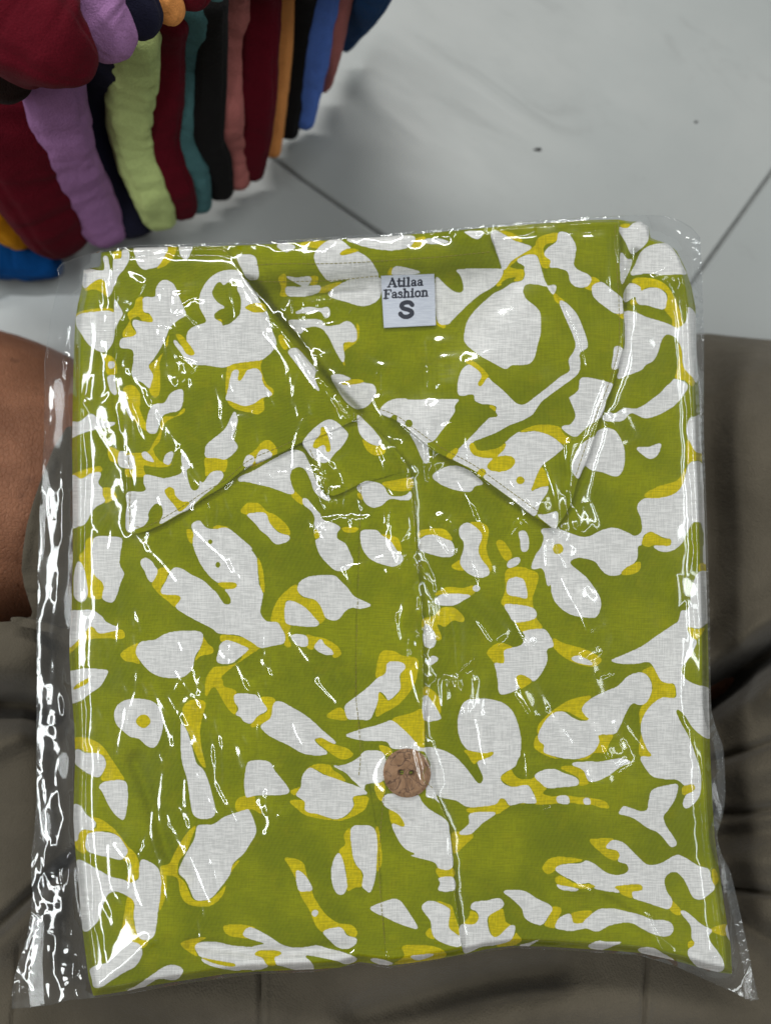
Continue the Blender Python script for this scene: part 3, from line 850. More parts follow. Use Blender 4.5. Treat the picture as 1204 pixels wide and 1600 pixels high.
W R380,740 430,722 490,730 540,760 620,810 540,815 450,780
W Q600,712 680,690 780,650 700,695 650,722
Y P1000,590 1100,580 1204,600 1130,630 1204,650 1204,670 1080,660 1020,640
Y P730,700 800,670 900,660 850,690 820,730 840,780 780,750
W P820,720 860,690 960,690 1060,712 1204,722;S60,715 140,700 70,680 0,650 20,605 60,600 120,630 180,665 240,705 320,725 400,720 460,710 530,730 620,752 715,795 650,830 590,810 500,790 420,775 385,780 425,815 440,865 330,865 200,835 100,865 0,865;P1080,870 960,850 880,820 850,780
T S70,770 110,740 220,745 240,765 195,790 205,835 150,835 120,790
T P850,780 930,800 1070,825 1060,845 960,830 880,800
Y S1000,715 1150,710 1250,740 1250,790 950,830 1010,780
W S1045,780 1100,770 1204,765 1100,805
W S790,800 850,795 945,825 870,835
W M265,440 295,400 350,415 400,430 440,425 450,380 465,310 500,285 560,270 632,262 632,310 610,370 570,430 545,465 560,520 600,580 628,630 620,650 590,655 560,620 510,565 450,540 380,490 330,465 270,450
T C505,905 540,890 600,930 655,990 640,1010 605,1060 585,1040 610,990 565,940
'''
# where the film is creased
CREASES = '''
3 A520,370 470,480 400,620 370,700 340,800 320,850
4 A275,845 350,910 440,1010 500,1090 545,1170 560,1204
5 E510,0 550,70 610,130 660,220 740,330 810,450 880,550
3 E880,550 940,600 955,700 960,850 970,930
2 E890,650 880,700 900,790 920,825 940,790 935,720 900,650
3 E840,580 820,660 770,720
4 E720,750 780,810 850,870 930,940 1040,1040 1140,1175
3 E390,620 430,750 460,870 600,1020 650,1080 740,1190
4 E120,0 160,110 185,200 230,310 290,380 350,520 400,650 430,760
2 E260,0 290,120 310,230 340,400
2 E345,0 360,170 385,400
4 A0,840 50,950 100,1060 150,1200
3 A800,580 830,690 870,790
3 A820,510 860,580 885,640
3 A780,830 740,930 680,1080
3 A850,880 820,950 690,1075
2 A905,500 930,640 960,780 985,920
4 A560,580 600,500 575,430
5 A680,440 700,580 760,620 690,630 600,700 500,770
2 A1000,640 1040,730
4 A1010,940 1040,1060 1080,1120 1140,1190
4 B265,630 400,790 500,960 600,1110
4 B230,710 330,830 400,960 440,1150
3 B580,980 650,1100 740,1200
4 B340,540 420,590 520,550 620,570 560,600 440,630
4 B400,660 480,730 500,680 610,670 520,640 430,620
3 B560,520 680,550 760,600 880,630
4 B1000,900 950,980 940,1050
3 F320,0 340,130 360,150 320,310 305,430 270,470 180,470 110,520 90,560 20,480 10,420
4 F410,0 410,100 350,150
3 F540,0 620,90 680,170
4 F520,420 520,480 490,510 540,530 530,570 620,555 600,470 545,390
5 F660,580 720,650 740,700 800,735 720,765 600,755 530,780 470,770 460,730 520,700 590,640
4 F470,760 500,820 520,860 490,890
5 F590,1085 650,1060 740,1045 830,1015 930,980 910,900 920,800 830,790 750,810 720,870
4 F590,1085 570,1030 600,960 630,910 700,890
5 F930,970 1010,990 1090,1055 1160,1030
3 F950,940 1000,890 1050,835
4 F920,280 960,360 1000,450 1020,525
3 G110,0 110,200 95,330 105,450 115,560
3 G170,150 170,260 145,390 130,280
3 C250,720 265,850 270,1100
3 C310,740 325,900 335,1100
3 C475,860 480,940 490,1000
3 C350,830 350,1090
4 G970,240 980,400 1000,520 1000,720 1060,860
4 G1020,670 1050,780 1075,880
4 G860,1100 855,930 900,850 970,800 1000,850 980,910 1050,970
4 G735,620 680,690 670,770 720,750 745,640 735,620
3 G820,660 740,740 650,850 615,920 680,980
4 K0,30 50,130 70,300 85,460 130,480
5 K190,0 215,90 300,160 420,280 500,380 560,450
3 K215,150 215,380 195,570
4 K240,200 280,350 295,590 350,640 340,900
3 K210,600 210,900
3 K260,760 250,930
3 J1080,490 1090,580 1130,630 1190,700
4 J960,180 990,200 960,290 940,260
3 J1020,310 1000,420
3 J1050,330 1030,450 1070,400 1085,490
5 J270,330 340,430 380,490 450,580
5 J435,620 520,720 570,770 610,830
2 J90,500 130,600 160,720
4 J0,640 60,745
2 J300,880 340,980 400,1100
4 I960,430 1000,510 1070,540 1120,640 1190,740
2 I960,640 985,880
4 I730,630 700,710 750,690 840,660 880,700 850,740 770,770 735,820 760,940 795,1010 800,1100
4 I530,650 590,790 630,910 680,1040 720,1100
3 I905,940 930,1060 940,1204
3 I940,850 960,970 1000,1110
4 I1060,1010 1090,1140 1130,1250
2 I1110,975 1170,1100
3 O750,190 760,300 770,500
3 O930,0 945,180 960,270 1030,430
2 O800,460 770,510
5 O300,610 350,690 420,780 450,920 490,1040 530,1130 590,1210
3 O280,600 280,720 285,900 340,1000 370,1060
4 O130,800 135,920 150,1050 165,1180
4 O195,880 230,1000 290,1080 300,1190
2 O555,390 545,560 600,760 640,900 655,1050
3 O1080,0 1150,200
5 L70,270 130,340 160,420 110,510
5 L180,20 200,120
4 L330,250 250,340 190,410
4 L175,290 190,400
5 V240,450 300,570
3 V270,870 350,960 460,1190
3 V430,730 520,900 620,1030 680,1120
3 M160,0 210,110 250,190 330,300
4 X98,448 112,470 125,498
5 X84,530 73,600 72,650 76,720 74,790 80,860 78,950 76,1020 72,1080 74,1140 70,1200 82,1270 85,1290
4 X97,540 103,600 100,680 97,760 92,830 88,920 82,980 80,1010 95,1090 98,1120 88,1200 85,1270
5 X60,1210 70,1280 80,1340 90,1430 95,1500
4 X55,1340 62,1400 52,1470 40,1530
4 X115,1400 100,1425 92,1445
4 X130,1440 112,1455 100,1480 96,1500
4 X110,1320 105,1380 112,1430
4 X125,1420 122,1480 118,1540
4 X30,1530 40,1560
4 X75,1525 80,1570
4 X95,1520 100,1568
3 X100,470 95,540
3 X110,500 104,560 96,600
4 X75,570 95,570 110,590
4 L1050,-100 1090,60 1140,250
3 O440,740 470,660 500,660 450,740
3 O630,420 650,510 660,490 635,415
'''

M_PRINT = cotton_print(0.0)
M_PRINT_L = cotton_print(0.62, 'printed_cotton_bias')
M_PRINT_R = cotton_print(-0.35, 'printed_cotton_cross')
M_TILE = tile_mat()

# ------------------------------------------------------------------ floor: large pale tiles with thin joints
a1, a2 = P(420, 250, 0)[:2], P(600, 362, 0)[:2]
b1, b2 = P(1204, 280, 0)[:2], P(1090, 420, 0)[:2]
ang = 0.5 * (math.atan2(a2[1] - a1[1], a2[0] - a1[0]) + math.atan2(b1[1] - b2[1], b1[0] - b2[0]) - R(90))
ea = np.array([math.cos(ang), math.sin(ang)])
eb = np.array([-ea[1], ea[0]])
ma, mb_ = 0.5 * (a1 + a2), 0.5 * (b1 + b2)
corner = np.linalg.solve(np.stack([ea, -eb], 1), mb_ - ma)[0] * ea + ma
TS, GAP, TH = 0.60, 0.0022, 0.009
grout = simple('grey_grout', (0.25, 0.255, 0.25), 0.9, 0.1)
ext = 2.4
floor = mesh_obj('floor', [(-ext, -ext, -0.003), (ext, -ext, -0.003), (ext, ext, -0.003), (-ext, ext, -0.003)], [[(0, 1, 2, 3)]], grout)
tag(floor, kind='structure')
tile_me = None
for i in range(-3, 3):
    for j in range(-3, 3):
        c = corner + ea * (i + 0.5) * TS + eb * (j + 0.5) * TS
        if tile_me is None:
            h, bv = TS / 2 - GAP / 2, 0.0012
            vs = []
            for s, z in ((h, -TH), (h, -bv), (h - bv, 0.0)):
                vs += [(-s, -s, z), (s, -s, z), (s, s, z), (-s, s, z)]
            fs = [(8, 9, 10, 11)]
            for k in range(2):
                for q in range(4):
                    fs.append((4 * k + q, 4 * k + (q + 1) % 4, 4 * k + 4 + (q + 1) % 4, 4 * k + 4 + q))
            o = mesh_obj('tile', vs, [fs], M_TILE, floor, False)
            tile_me = o.data
        else:
            o = bpy.data.objects.new('tile', tile_me)
            COL.objects.link(o)
            o.parent = floor
        o.location = (c[0], c[1], 0)
        o.rotation_euler = (0, 0, ang)

sheet_poly = catmull([(-140, 474), (-60, 470), (0, 467), (16, 461), (60, 463), (92, 460), (170, 463), (280, 468), (330, 560), (300, 700), (100, 760), (-160, 720)], 5)
sheet = cloth('floor_sheet', sheet_poly, 8, lambda x, y: 0.0032 + 0.0005 * np.sin(x / 47.0) + 0 * y, 0.0025, simple('white_sheet', (0.60, 0.64, 0.645), 0.6, 0.3, 0.95, 30), None)
tag(sheet, 'white sheet lying on the floor beside the bare leg', 'sheet')

mc = simple('dark_speck', (0.03, 0.03, 0.03), 0.9)
for (px, py, r, lb) in ((840, 233, 0.0017, 'elongated dark crumb lying in the middle of the grey floor tile'), (1087, 190, 0.0012, 'tiny round dark crumb on the grey floor tile near the right edge')):
    p = P(px, py, 0.0006)
    vs, fs = [], []
    for k in range(3):
        for q in range(8):
            t = q * math.pi / 4
            rr = r * (1.0, 0.85, 0.35)[k] * (1 + 0.25 * math.sin(3 * t + px))
            vs.append((p[0] + rr * math.cos(t) * (1.7 if px < 900 else 1), p[1] + 0.7 * rr * math.sin(t), 0.0001 + 0.0005 * k))
    for k in range(2):
        for q in range(8):
            fs.append((8 * k + q, 8 * k + (q + 1) % 8, 8 * k + 8 + (q + 1) % 8, 8 * k + 8 + q))
    for q in range(1, 7, 2):
        fs.append((16, 16 + q, 16 + q + 1, 16 + (q + 2) % 8))
    tag(mesh_obj('crumb', vs, [fs], mc), lb, 'crumb', 'dark crumbs on the floor')

# ------------------------------------------------------------------ pile of folded garments
CL = {
    'maroon': (0.080, 0.0035, 0.009), 'lilac': (0.27, 0.135, 0.285), 'ink': (0.011, 0.011, 0.024), 'lime': (0.43, 0.52, 0.205),
    'teal': (0.055, 0.135, 0.142), 'black': (0.0085, 0.008, 0.008), 'rose': (0.34, 0.115, 0.105), 'orange': (0.62, 0.25, 0.075),
    'blue': (0.075, 0.15, 0.46), 'navy': (0.010, 0.045, 0.13), 'mustard': (0.62, 0.27, 0.008), 'royal': (0.002, 0.05, 0.19),
    'umber': (0.012, 0.006, 0.005)}
CL = {k: tuple(min(0.8, x * 1.3) for x in v) for k, v in CL.items()}
CM = {k: plain_cloth(k + '_cotton_jersey', v, 1500, 2.0, 0.95, 0.03) for k, v in CL.items()}
G1, G2 = 'folded garments standing in the front row of the pile', 'folded garments lying on top of the pile'
PILE = [
    # name-colour, centre line (px,py), half widths, z start/end, wrinkle, label, group
    ('navy', [(600, -60), (572, 5), (552, 40), (533, 78)], [26, 24, 20, 10], .13, .02, .2, 'dark navy blue folded garment at the far right end of the pile', G1),
    ('rose', [(540, -50), (530, 0), (513, 90), (500, 146)], [18, 16, 15, 12], .135, .02, .5, 'dusty pink folded garment between the navy one and the blue one', G1),
    ('blue', [(522, -50), (509, 0), (488, 100), (468, 206)], [20, 18, 20, 16], .14, .02, .5, 'cornflower blue folded garment beside the thin dusty pink one', G1),
    ('black', [(488, -50), (476, 0), (460, 100), (446, 222)], [20, 18, 20, 15], .14, .02, .2, 'black folded garment between the blue one and the orange one', G1),
    ('orange', [(452, -50), (443, 0), (433, 125), (421, 250)], [18, 17, 16, 14], .14, .02, .3, 'orange folded garment between black and dark red ones', G1),
    ('maroon', [(412, -50), (406, 0), (402, 125), (395, 220), (391, 287)], [24, 26, 26, 24, 16], .145, .022, .3, 'dark red folded garment left of the tall orange one', G1),
    ('rose', [(362, -40), (364, 5), (366, 75), (359, 190), (366, 240), (371, 302)], [20, 21, 20, 18, 22, 17], .145, .022, 1.0, 'dusty pink wrinkled folded garment between dark red and black ones', G1),
    ('black', [(333, 12), (331, 60), (330, 125), (327, 210), (339, 260), (344, 318)], [16, 19, 20, 20, 21, 18], .145, .022, .2, 'black folded garment between the dusty pink and the teal ones', G1),
    ('teal', [(302, 12), (299, 60), (298, 110), (292, 200), (304, 275), (315, 338)], [25, 24, 22, 20, 20, 15], .145, .024, .9, 'teal folded garment with crinkled edge in the middle of the row', G1),
    ('maroon', [(262, 34), (256, 80), (254, 150), (254, 225), (279, 300), (293, 348)], [24, 26, 27, 24, 23, 18], .142, .024, .3, 'dark red folded garment between the teal and the lime green ones', G1),
    ('lime', [(213, 76), (209, 120), (204, 170), (211, 230), (241, 310), (256, 365)], [24, 29, 30, 29, 28, 22], .150, .026, .9, 'lime green folded garment, the only one in the pile', G1),
    ('ink', [(178, 80), (163, 120), (155, 150), (154, 205), (186, 285), (219, 374)], [22, 30, 32, 33, 31, 25], .142, .026, .2, 'blue-black folded garment between the lilac and lime green ones', G1),
    ('lilac', [(80, 118), (92, 190), (113, 262), (146, 325), (183, 388)], [36, 38, 37, 34, 26], .146, .026, .6, 'lilac folded garment hanging down the front of the pile', G1),
    ('maroon', [(8, 120), (38, 250), (80, 340), (122, 402)], [62, 58, 50, 34], .134, .026, .2, 'wide dark red folded garment at the left of the front row', G1),
    ('mustard', [(-40, 270), (-10, 320), (22, 358), (52, 388)], [38, 34, 28, 14], .085, .020, .2, 'mustard yellow folded garment low down at the left edge', G1),
    ('royal', [(-60, 395), (-10, 402), (42, 410), (92, 418)], [28, 26, 22, 12], .030, .018, .9, 'bright blue crumpled garment on the floor under the pile', G1),
    ('umber', [(-40, 96), (0, 104), (34, 108), (58, 108)], [38, 40, 36, 26], .176, .160, .2, 'brownish black garment tucked under the big dark red fold', G2),
    ('ink', [(172, -40), (196, 0), (220, 34), (233, 66)], [34, 36, 32, 15], .196, .176, .2, 'blue-black folded garment on top beside the upper lilac one', G2),
    ('orange', [(240, -40), (250, 0), (258, 20), (252, 40)], [28, 28, 24, 14], .186, .172, .2, 'short orange fold peeping out at the top of the pile', G2),
    ('maroon', [(296, -40), (298, -8), (300, 22)], [26, 27, 20], .182, .170, .2, 'small dark red fold at the top between orange and teal', G2),
    ('teal', [(336, -30), (337, -8), (337, 6)], [14, 14, 9], .176, .166, .3, 'small teal fold at the very top edge of the pile', G2),
    ('lilac', [(100, -40), (130, 0), (170, 48), (214, 80)], [44, 46, 40, 22], .212, .184, .8, 'lilac folded garment on top of the pile, crumpled at its end', G2),
    ('maroon', [(-60, -60), (10, 0), (78, 62), (120, 92), (156, 112)], [78, 74, 58, 42, 22], .222, .192, .3, 'big dark red folded garment lying across the top left', G2),
]


def tube(name, mat, line, hw, z0, z1, wr, seed, label, group):
    if group == G1 and line[0][1] < 0 and line[0][0] > -30:          # the roll goes on beyond the frame
        (xa, ya), (xb, yb) = line[0], line[1]
        k_ = 170.0 / (yb - ya)
        line = [(xa + (xa - xb) * k_ * 0.8, ya - 170)] + list(line)
        hw = [hw[0]] + list(hw)
        z0 = min(0.21, z0 + (z0 - z1) / (len(line) - 2))
    ctrl = np.column_stack([np.array(line, float), hw, np.linspace(0, 1, len(line))])
    c = catmull(ctrl, 26, False)
    n, K = len(c), 64
    zz = z0 + (z1 - z0) * c[:, 3]
    pts = P(c[:, 0], c[:, 1], zz)
    camp = np.array([0, 0, CZ])
    dist = np.linalg.norm(pts - camp, axis=1)
    hwid = c[:, 2] * dist / F * 1.10
    T = np.gradient(pts, axis=0)
    arc = np.concatenate([[0], np.cumsum(np.linalg.norm(np.diff(pts, axis=0), axis=1))])
    T /= np.linalg.norm(T, axis=1)[:, None]
    view = camp - pts
    view /= np.linalg.norm(view, axis=1)[:, None]
    side = np.cross(T, view)
    side /= np.linalg.norm(side, axis=1)[:, None]
    nor = np.cross(side, T)
    end = np.minimum(arc, arc[-1] - arc)
    vs = np.zeros((n, K, 3))
    for i in range(n):
        w = hwid[i]
        e = min(1.0, (end[i] / (0.8 * w)))
        cap = 0.35 + 0.65 * math.sqrt(max(0.0, 1 - (1 - e) ** 2))
        dpt = min(max(1.25 * w, 0.012), max(0.006, pts[i, 2] * 0.9))
        for k in range(K):
            t = 2 * math.pi * k / K
            cs, sn = math.cos(t), math.sin(t)
            sx = math.copysign(abs(cs) ** 0.62, cs)
            sy = math.copysign(abs(sn) ** 0.75, sn)
            u = Vector((arc[i] * 55, cs * 0.6 + seed * 3.1, sn * 0.6))
            v = Vector((arc[i] * 130, cs * 1.2 + seed * 1.7, sn * 1.2))
            k1 = 1 + 0.055 * mnoise.noise(u) + (0.25 + wr) * (0.07 * mnoise.noise(v) - 0.20 * max(0, 0.22 - abs(mnoise.noise(v * 0.55)))) - 0.07 * max(0, 0.2 - abs(mnoise.noise(u * 1.3 + Vector((9, 0, 0)))))
            for th0 in (0.95, 2.35):
                wv = t - th0 - 0.30 * mnoise.noise(Vector((arc[i] * 22, seed * 5.3, th0)))
                k1 -= (0.05 + 0.05 * mnoise.noise(Vector((arc[i] * 30, seed, th0 * 3)))) * math.exp(-(wv / 0.13) ** 2)
            d = dpt * (0.8 if sn > 0 else 1.0)
            vs[i, k] = pts[i] - nor[i] * d * 0.8 + cap * k1 * (side[i] * sx * w + nor[i] * sy * d)
    vs[..., 2] = np.maximum(vs[..., 2], 0.0012)
    fl = vs.reshape(-1, 3)
    a = np.arange(n - 1)[:, None] * K
    k = np.arange(K)[None]
    q = np.stack([a + k, a + (k + 1) % K, a + K + (k + 1) % K, a + K + k], -1).reshape(-1, 4)
    ce = np.stack([vs[0].mean(0), vs[-1].mean(0)])
    kk = np.arange(K)
    t1 = np.stack([np.full(K, n * K), (kk + 1) % K, kk], -1)
    t2 = np.stack([np.full(K, n * K + 1), (n - 1) * K + kk, (n - 1) * K + (kk + 1) % K], -1)
    o = mesh_obj(name, np.vstack([fl, ce]), [q, np.vstack([t1, t2])], mat)
    return tag(o, label, 'folded garment', group)


for i, (cn, line, hw, z0, z1, wr, lb, gp) in enumerate(PILE):
    tube('folded_garment', CM[cn], line, hw, z0, z1, wr, i, lb, gp)

# ------------------------------------------------------------------ the person whose lap carries the packet
person = empty('person', (0, -0.42, 0), 'person sitting cross-legged in khaki trousers with the packet on the lap', 'person')
sk = [('pelvis', (0, -0.42, 0.085), 0.085, None), ('hip', (-0.11, -0.38, 0.05), 0.05, 0), ('knee', tuple(P(-330, 740, 0.045)), 0.075, 1),
      ('calf', tuple(P(-80, 752, 0.022)), 0.118, 2), ('shin', tuple(P(120, 778, 0.026)), 0.086, 3), ('ankle', tuple(P(430, 800, 0.030)), 0.034, 4),
      ('heel', tuple(P(560, 830, 0.028)), 0.028, 5), ('toes', tuple(P(720, 800, 0.02)), 0.016, 6),
      ('hip', (0.11, -0.38, 0.05), 0.05, 0), ('knee', tuple(P(1480, 820, 0.03)), 0.04, 8), ('shin', tuple(P(1100, 1060, 0.02)), 0.022, 9),
      ('ankle', tuple(P(800, 1020, 0.03)), 0.032, 10), ('heel', tuple(P(660, 1030, 0.028)), 0.026, 11), ('toes', tuple(P(520, 1010, 0.02)), 0.016, 12),
      ('waist', (0, -0.47, 0.22), 0.10, 0), ('chest', (0, -0.47, 0.38), 0.115, 14)]
me = bpy.data.meshes.new('body')
off = Vector(person.location)
me.from_pydata([Vector(s[1]) - off for s in sk], [(i, s[3]) for i, s in enumerate(sk) if s[3] is not None], [])
body = bpy.data.objects.new('body', me)
COL.objects.link(body)
body.parent = person
md = body.modifiers.new('skin', 'SKIN')
md.use_smooth_shade = True
for i, s in enumerate(sk):
    me.skin_vertices[0].data[i].radius = (s[2], s[2])
    me.skin_vertices[0].data[i].use_root = (i == 0)
sb = body.modifiers.new('smooth', 'SUBSURF')
sb.levels = sb.render_levels = 3
me.materials.append(skin_mat())

tr_poly = np.array([(1500, 570), (1350, 545), (1204, 531), (1150, 526), (1105, 521), (900, 530), (600, 570), (300, 640), (140, 655), (104, 668), (84, 700), (66, 745), (52, 785),
                    (42, 822), (36, 860), (34, 890), (38, 915), (45, 938), (50, 952), (52, 962), (30, 970), (0, 972), (-60, 978), (-160, 990), (-300, 1005), (-300, 1850), (1500, 1850)], float)
gx, gy = np.arange(-320, 1530, 4.0), np.arange(440, 1880, 4.0)
TX, TY = np.meshgrid(gx, gy)
dtop = seg_dist(np.array([(1700, 600), (1350, 545), (1204, 531), (1105, 521), (900, 530), (700, 560), (500, 640)]), TX, TY, False)
tz = 0.020 + 0.085 * np.sqrt(1 - (1 - np.clip(dtop / 190, 0, 1)) ** 2)
wl = sstep(420, 160, TX)
tz = tz * (1 - wl) + 0.109 * wl
tz += 0.0040 * nfield(TX.shape, 34, 34, 5) * sstep(0, 200, dtop) + 0.0014 * nfield(TX.shape, 9, 20, 6)
FOLDS = [
    ([(1300, 960), (1204, 1020), (1150, 1060), (1105, 1092)], 19, -0.060), ([(1300, 1090), (1204, 1080), (1165, 1072), (1125, 1100)], 20, 0.012),
    ([(1300, 1020), (1204, 1048), (1185, 1052)], 14, 0.012), ([(1108, 1192), (1150, 1178), (1204, 1160), (1300, 1130)], 5, -0.007),
    ([(1110, 1215), (1204, 1200), (1300, 1190)], 16, 0.006), ([(1110, 1272), (1160, 1272), (1204, 1264), (1300, 1255)], 6, -0.007),
    ([(1110, 1310), (1204, 1300), (1300, 1290)], 12, -0.006), ([(1120, 1345), (1204, 1345), (1300, 1340)], 14, 0.006),
    ([(1130, 1386), (1160, 1390), (1204, 1396), (1300, 1400)], 5, -0.008), ([(1150, 1440), (1204, 1470), (1260, 1530)], 14, -0.010),
    ([(1100, 560), (1108, 800), (1112, 1100), (1130, 1400)], 34, -0.022), ([(100, 1000), (105, 1300), (120, 1500)], 26, -0.010), ([(1110, 620), (1160, 585), (1250, 560)], 8, 0.0016), ([(1105, 960), (1160, 920), (1300, 880)], 20, 0.004), ([(1105, 1040), (1180, 985), (1300, 930)], 16, 0.007),
    ([(560, 1585), (660, 1556), (760, 1532), (860, 1520)], 22, -0.012), ([(720, 1620), (860, 1580), (1020, 1570), (1180, 1600)], 42, 0.012),
    ([(407, 1480), (407, 1640)], 2.6, -0.0030), ([(1011, 1470), (1006, 1560), (1001, 1650)], 2.6, -0.0030),
    ([(414, 1480), (414, 1640)], 4, 0.0012), ([(1017, 1470), (1012, 1560), (1007, 1650)], 4, 0.0012),
    ([(-100, 1120), (-20, 1100), (40, 1104), (80, 1120)], 20, -0.045), ([(-80, 1050), (0, 1040), (60, 1020), (110, 1020)], 22, 0.006),
    ([(-80, 1200), (0, 1165), (60, 1130), (110, 1118)], 15, 0.008), ([(160, 1310), (140, 1324), (80, 1372), (0, 1446), (-80, 1500)], 7, -0.013),
    ([(160, 1345), (80, 1400), (0, 1480)], 20, 0.007), ([(60, 1130), (110, 1122)], 3, -0.003),
    ([(36, 928), (60, 929), (90, 924), (125, 925)], 2.5, -0.0022), ([(36, 880), (50, 800), (80, 720)], 7, 0.0022),
    ([(20, 1600), (25, 1560), (30, 1480)], 3, -0.002), ([(100, 1520), (250, 1560), (420, 1580)], 30, 0.006)]
for line, sg, am in FOLDS:
    l = np.array(line, float)
    m = (TX > l[:, 0].min() - 4 * sg) & (TX < l[:, 0].max() + 4 * sg) & (TY > l[:, 1].min() - 4 * sg) & (TY < l[:, 1].max() + 4 * sg)
    wob = 3.0 * mnoise.noise(Vector((sg, am * 1000, 1.7)))
    d = seg_dist(l, TX[m], TY[m] + wob, False)
    tz[m] += am * np.exp(-0.5 * (d / sg) ** 2)
# keep the cloth below the packet
under = gblur(inside(np.array([(110, 380), (1100, 350), (1150, 1530), (130, 1560)]), TX, TY).astype(float), 6)
tz = np.where(under > 0.03, np.minimum(tz, 0.1225), tz)
tz = np.clip(tz, 0.004, 0.135)
M_TR = trouser_cloth()
trousers = cloth('trousers', tr_poly, 4, lambda x, y: bilinear(tz, (x + 320) / 4, (y - 440) / 4), 0.0026, M_TR, person)
tab = cloth('hem_tab', catmull([(17, 968), (24, 964), (60, 970), (90, 979), (118, 985), (122, 996), (90, 991), (58, 984), (26, 976)], 4), 2,
            lambda x, y: 0.1175 + 0.0006 * np.sin((x + y) / 6.0), 0.004, M_TR, trousers)

# ------------------------------------------------------------------ height maps of the packet (2 px net)
OX, OY, ST = -40.0, 300.0, 1.5
mx, my = np.arange(OX, 1250, ST), np.arange(OY, 1640, ST)
MX, MY = np.meshgrid(mx, my)


def NP(sy, sx, seed):
    return nfield(MX.shape, sy / ST, sx / ST, seed)


def GP(a, s):
    return gblur(a, s / ST)


def look(a):
    return lambda x, y: bilinear(a, (x - OX) / ST, (y - OY) / ST)


OUT = np.array([(158, 394), (212, 387), (300, 385), (350, 384), (430, 381), (470, 378), (540, 373), (600, 370), (700, 361), (780, 354), (860, 348), (920, 344), (965, 343), (985, 346), (1000, 346), (1012, 354),
                (1016, 372), (1040, 380), (1056, 392), (1070, 420), (1080, 450), (1086, 482), (1087, 540), (1090, 600), (1094, 680), (1098, 760), (1101, 850), (1104, 950), (1106, 1040), (1107, 1110), (1109, 1180), (1112, 1250),
                (1116, 1310), (1124, 1370), (1133, 1430), (1141, 1480), (1143, 1522), (1125, 1520), (1100, 1514), (1050, 1500), (1000, 1489), (950, 1485), (900, 1482), (850, 1479), (800, 1478), (760, 1483),
                (730, 1490), (680, 1499), (640, 1505), (610, 1509), (585, 1506), (560, 1503), (530, 1512), (500, 1514), (450, 1516), (400, 1518), (350, 1522), (300, 1530), (260, 1536), (230, 1541), (200, 1548), (170, 1553), (146, 1556),
                (139, 1530), (135, 1500), (130, 1460), (126, 1420), (122, 1370), (118, 1330), (115, 1280), (116, 1230), (118, 1180), (116, 1130), (112, 1080), (109, 1030), (109, 990), (112, 950), (114, 880), (114, 800), (113, 700), (114, 620), (116, 540), (118, 500), (122, 475), (128, 450), (131, 422), (146, 418), (157, 416)], float)
dist = seg_dist(OUT, MX, MY)
dist = np.where(inside(OUT, MX, MY), dist, -dist)
din = np.clip(dist, 0, None)
zbody = ZB + (ZT - ZB) * np.sqrt(1 - (1 - np.clip(din / (4 + 9 * sstep(390, 470, MY)), 0, 1)) ** 2)
soft = sstep(0, 40, din)
rumple = soft * (0.0018 * NP(52, 44, 21) + 0.00034 * NP(14, 24, 22))
zbody += rumple
NECK = np.array([(395, 448), (600, 425), (770, 422), (786, 425), (740, 490), (640, 600), (577, 642), (520, 590), (440, 510)], float)
zb0 = zbody.copy()
GAP = np.array([(380, 436), (402, 440), (424, 478), (452, 512), (484, 552), (514, 590), (544, 620), (570, 648), (550, 652), (498, 602), (428, 524), (390, 470)], float)
recess = 0.0070 * GP(inside(GAP, MX, MY).astype(float), 5)
zbody -= recess + 0.0105 * GP(inside(NECK, MX, MY).astype(float), 16)
zfold = np.zeros(MX.shape)
for line, sg, am in [([(485, 463), (530, 458), (570, 455)], 3, -0.0012), ([(992, 396), (985, 418), (974, 450), (972, 480)], 5, -0.0035), ([(990, 470), (1060, 432), (1085, 440)], 4, 0.0006),
                     ([(900, 1386), (960, 1400), (1010, 1432), (1040, 1500)], 7, 0.0014), ([(930, 1395), (990, 1430)], 5, -0.0010), ([(212, 1190), (240, 1260), (262, 1330), (290, 1370)], 9, -0.0030),
                     ([(235, 1470), (190, 1510), (150, 1540)], 8, 0.0014), ([(300, 1475), (420, 1490), (540, 1480)], 7, -0.0026), ([(520, 1195), (570, 1228), (620, 1270), (650, 1290)], 2.6, -0.0009),
                     ([(640, 742), (700, 800), (790, 780)], 16, -0.0016), ([(480, 720), (500, 760), (530, 776)], 8, -0.0015), ([(600, 660), (650, 700), (672, 750)], 6, -0.0016),
                     ([(1050, 900), (1060, 1040), (1050, 1200)], 12, 0.0008), ([(880, 1040), (905, 1000), (930, 1080)], 10, 0.0006), ([(1030, 1080), (1060, 1150), (1075, 1240)], 9, -0.0009)]:
    zfold += am * np.exp(-0.5 * (seg_dist(np.array(line, float), MX, MY, False) / sg) ** 2) * (din > 0)
zbody += zfold

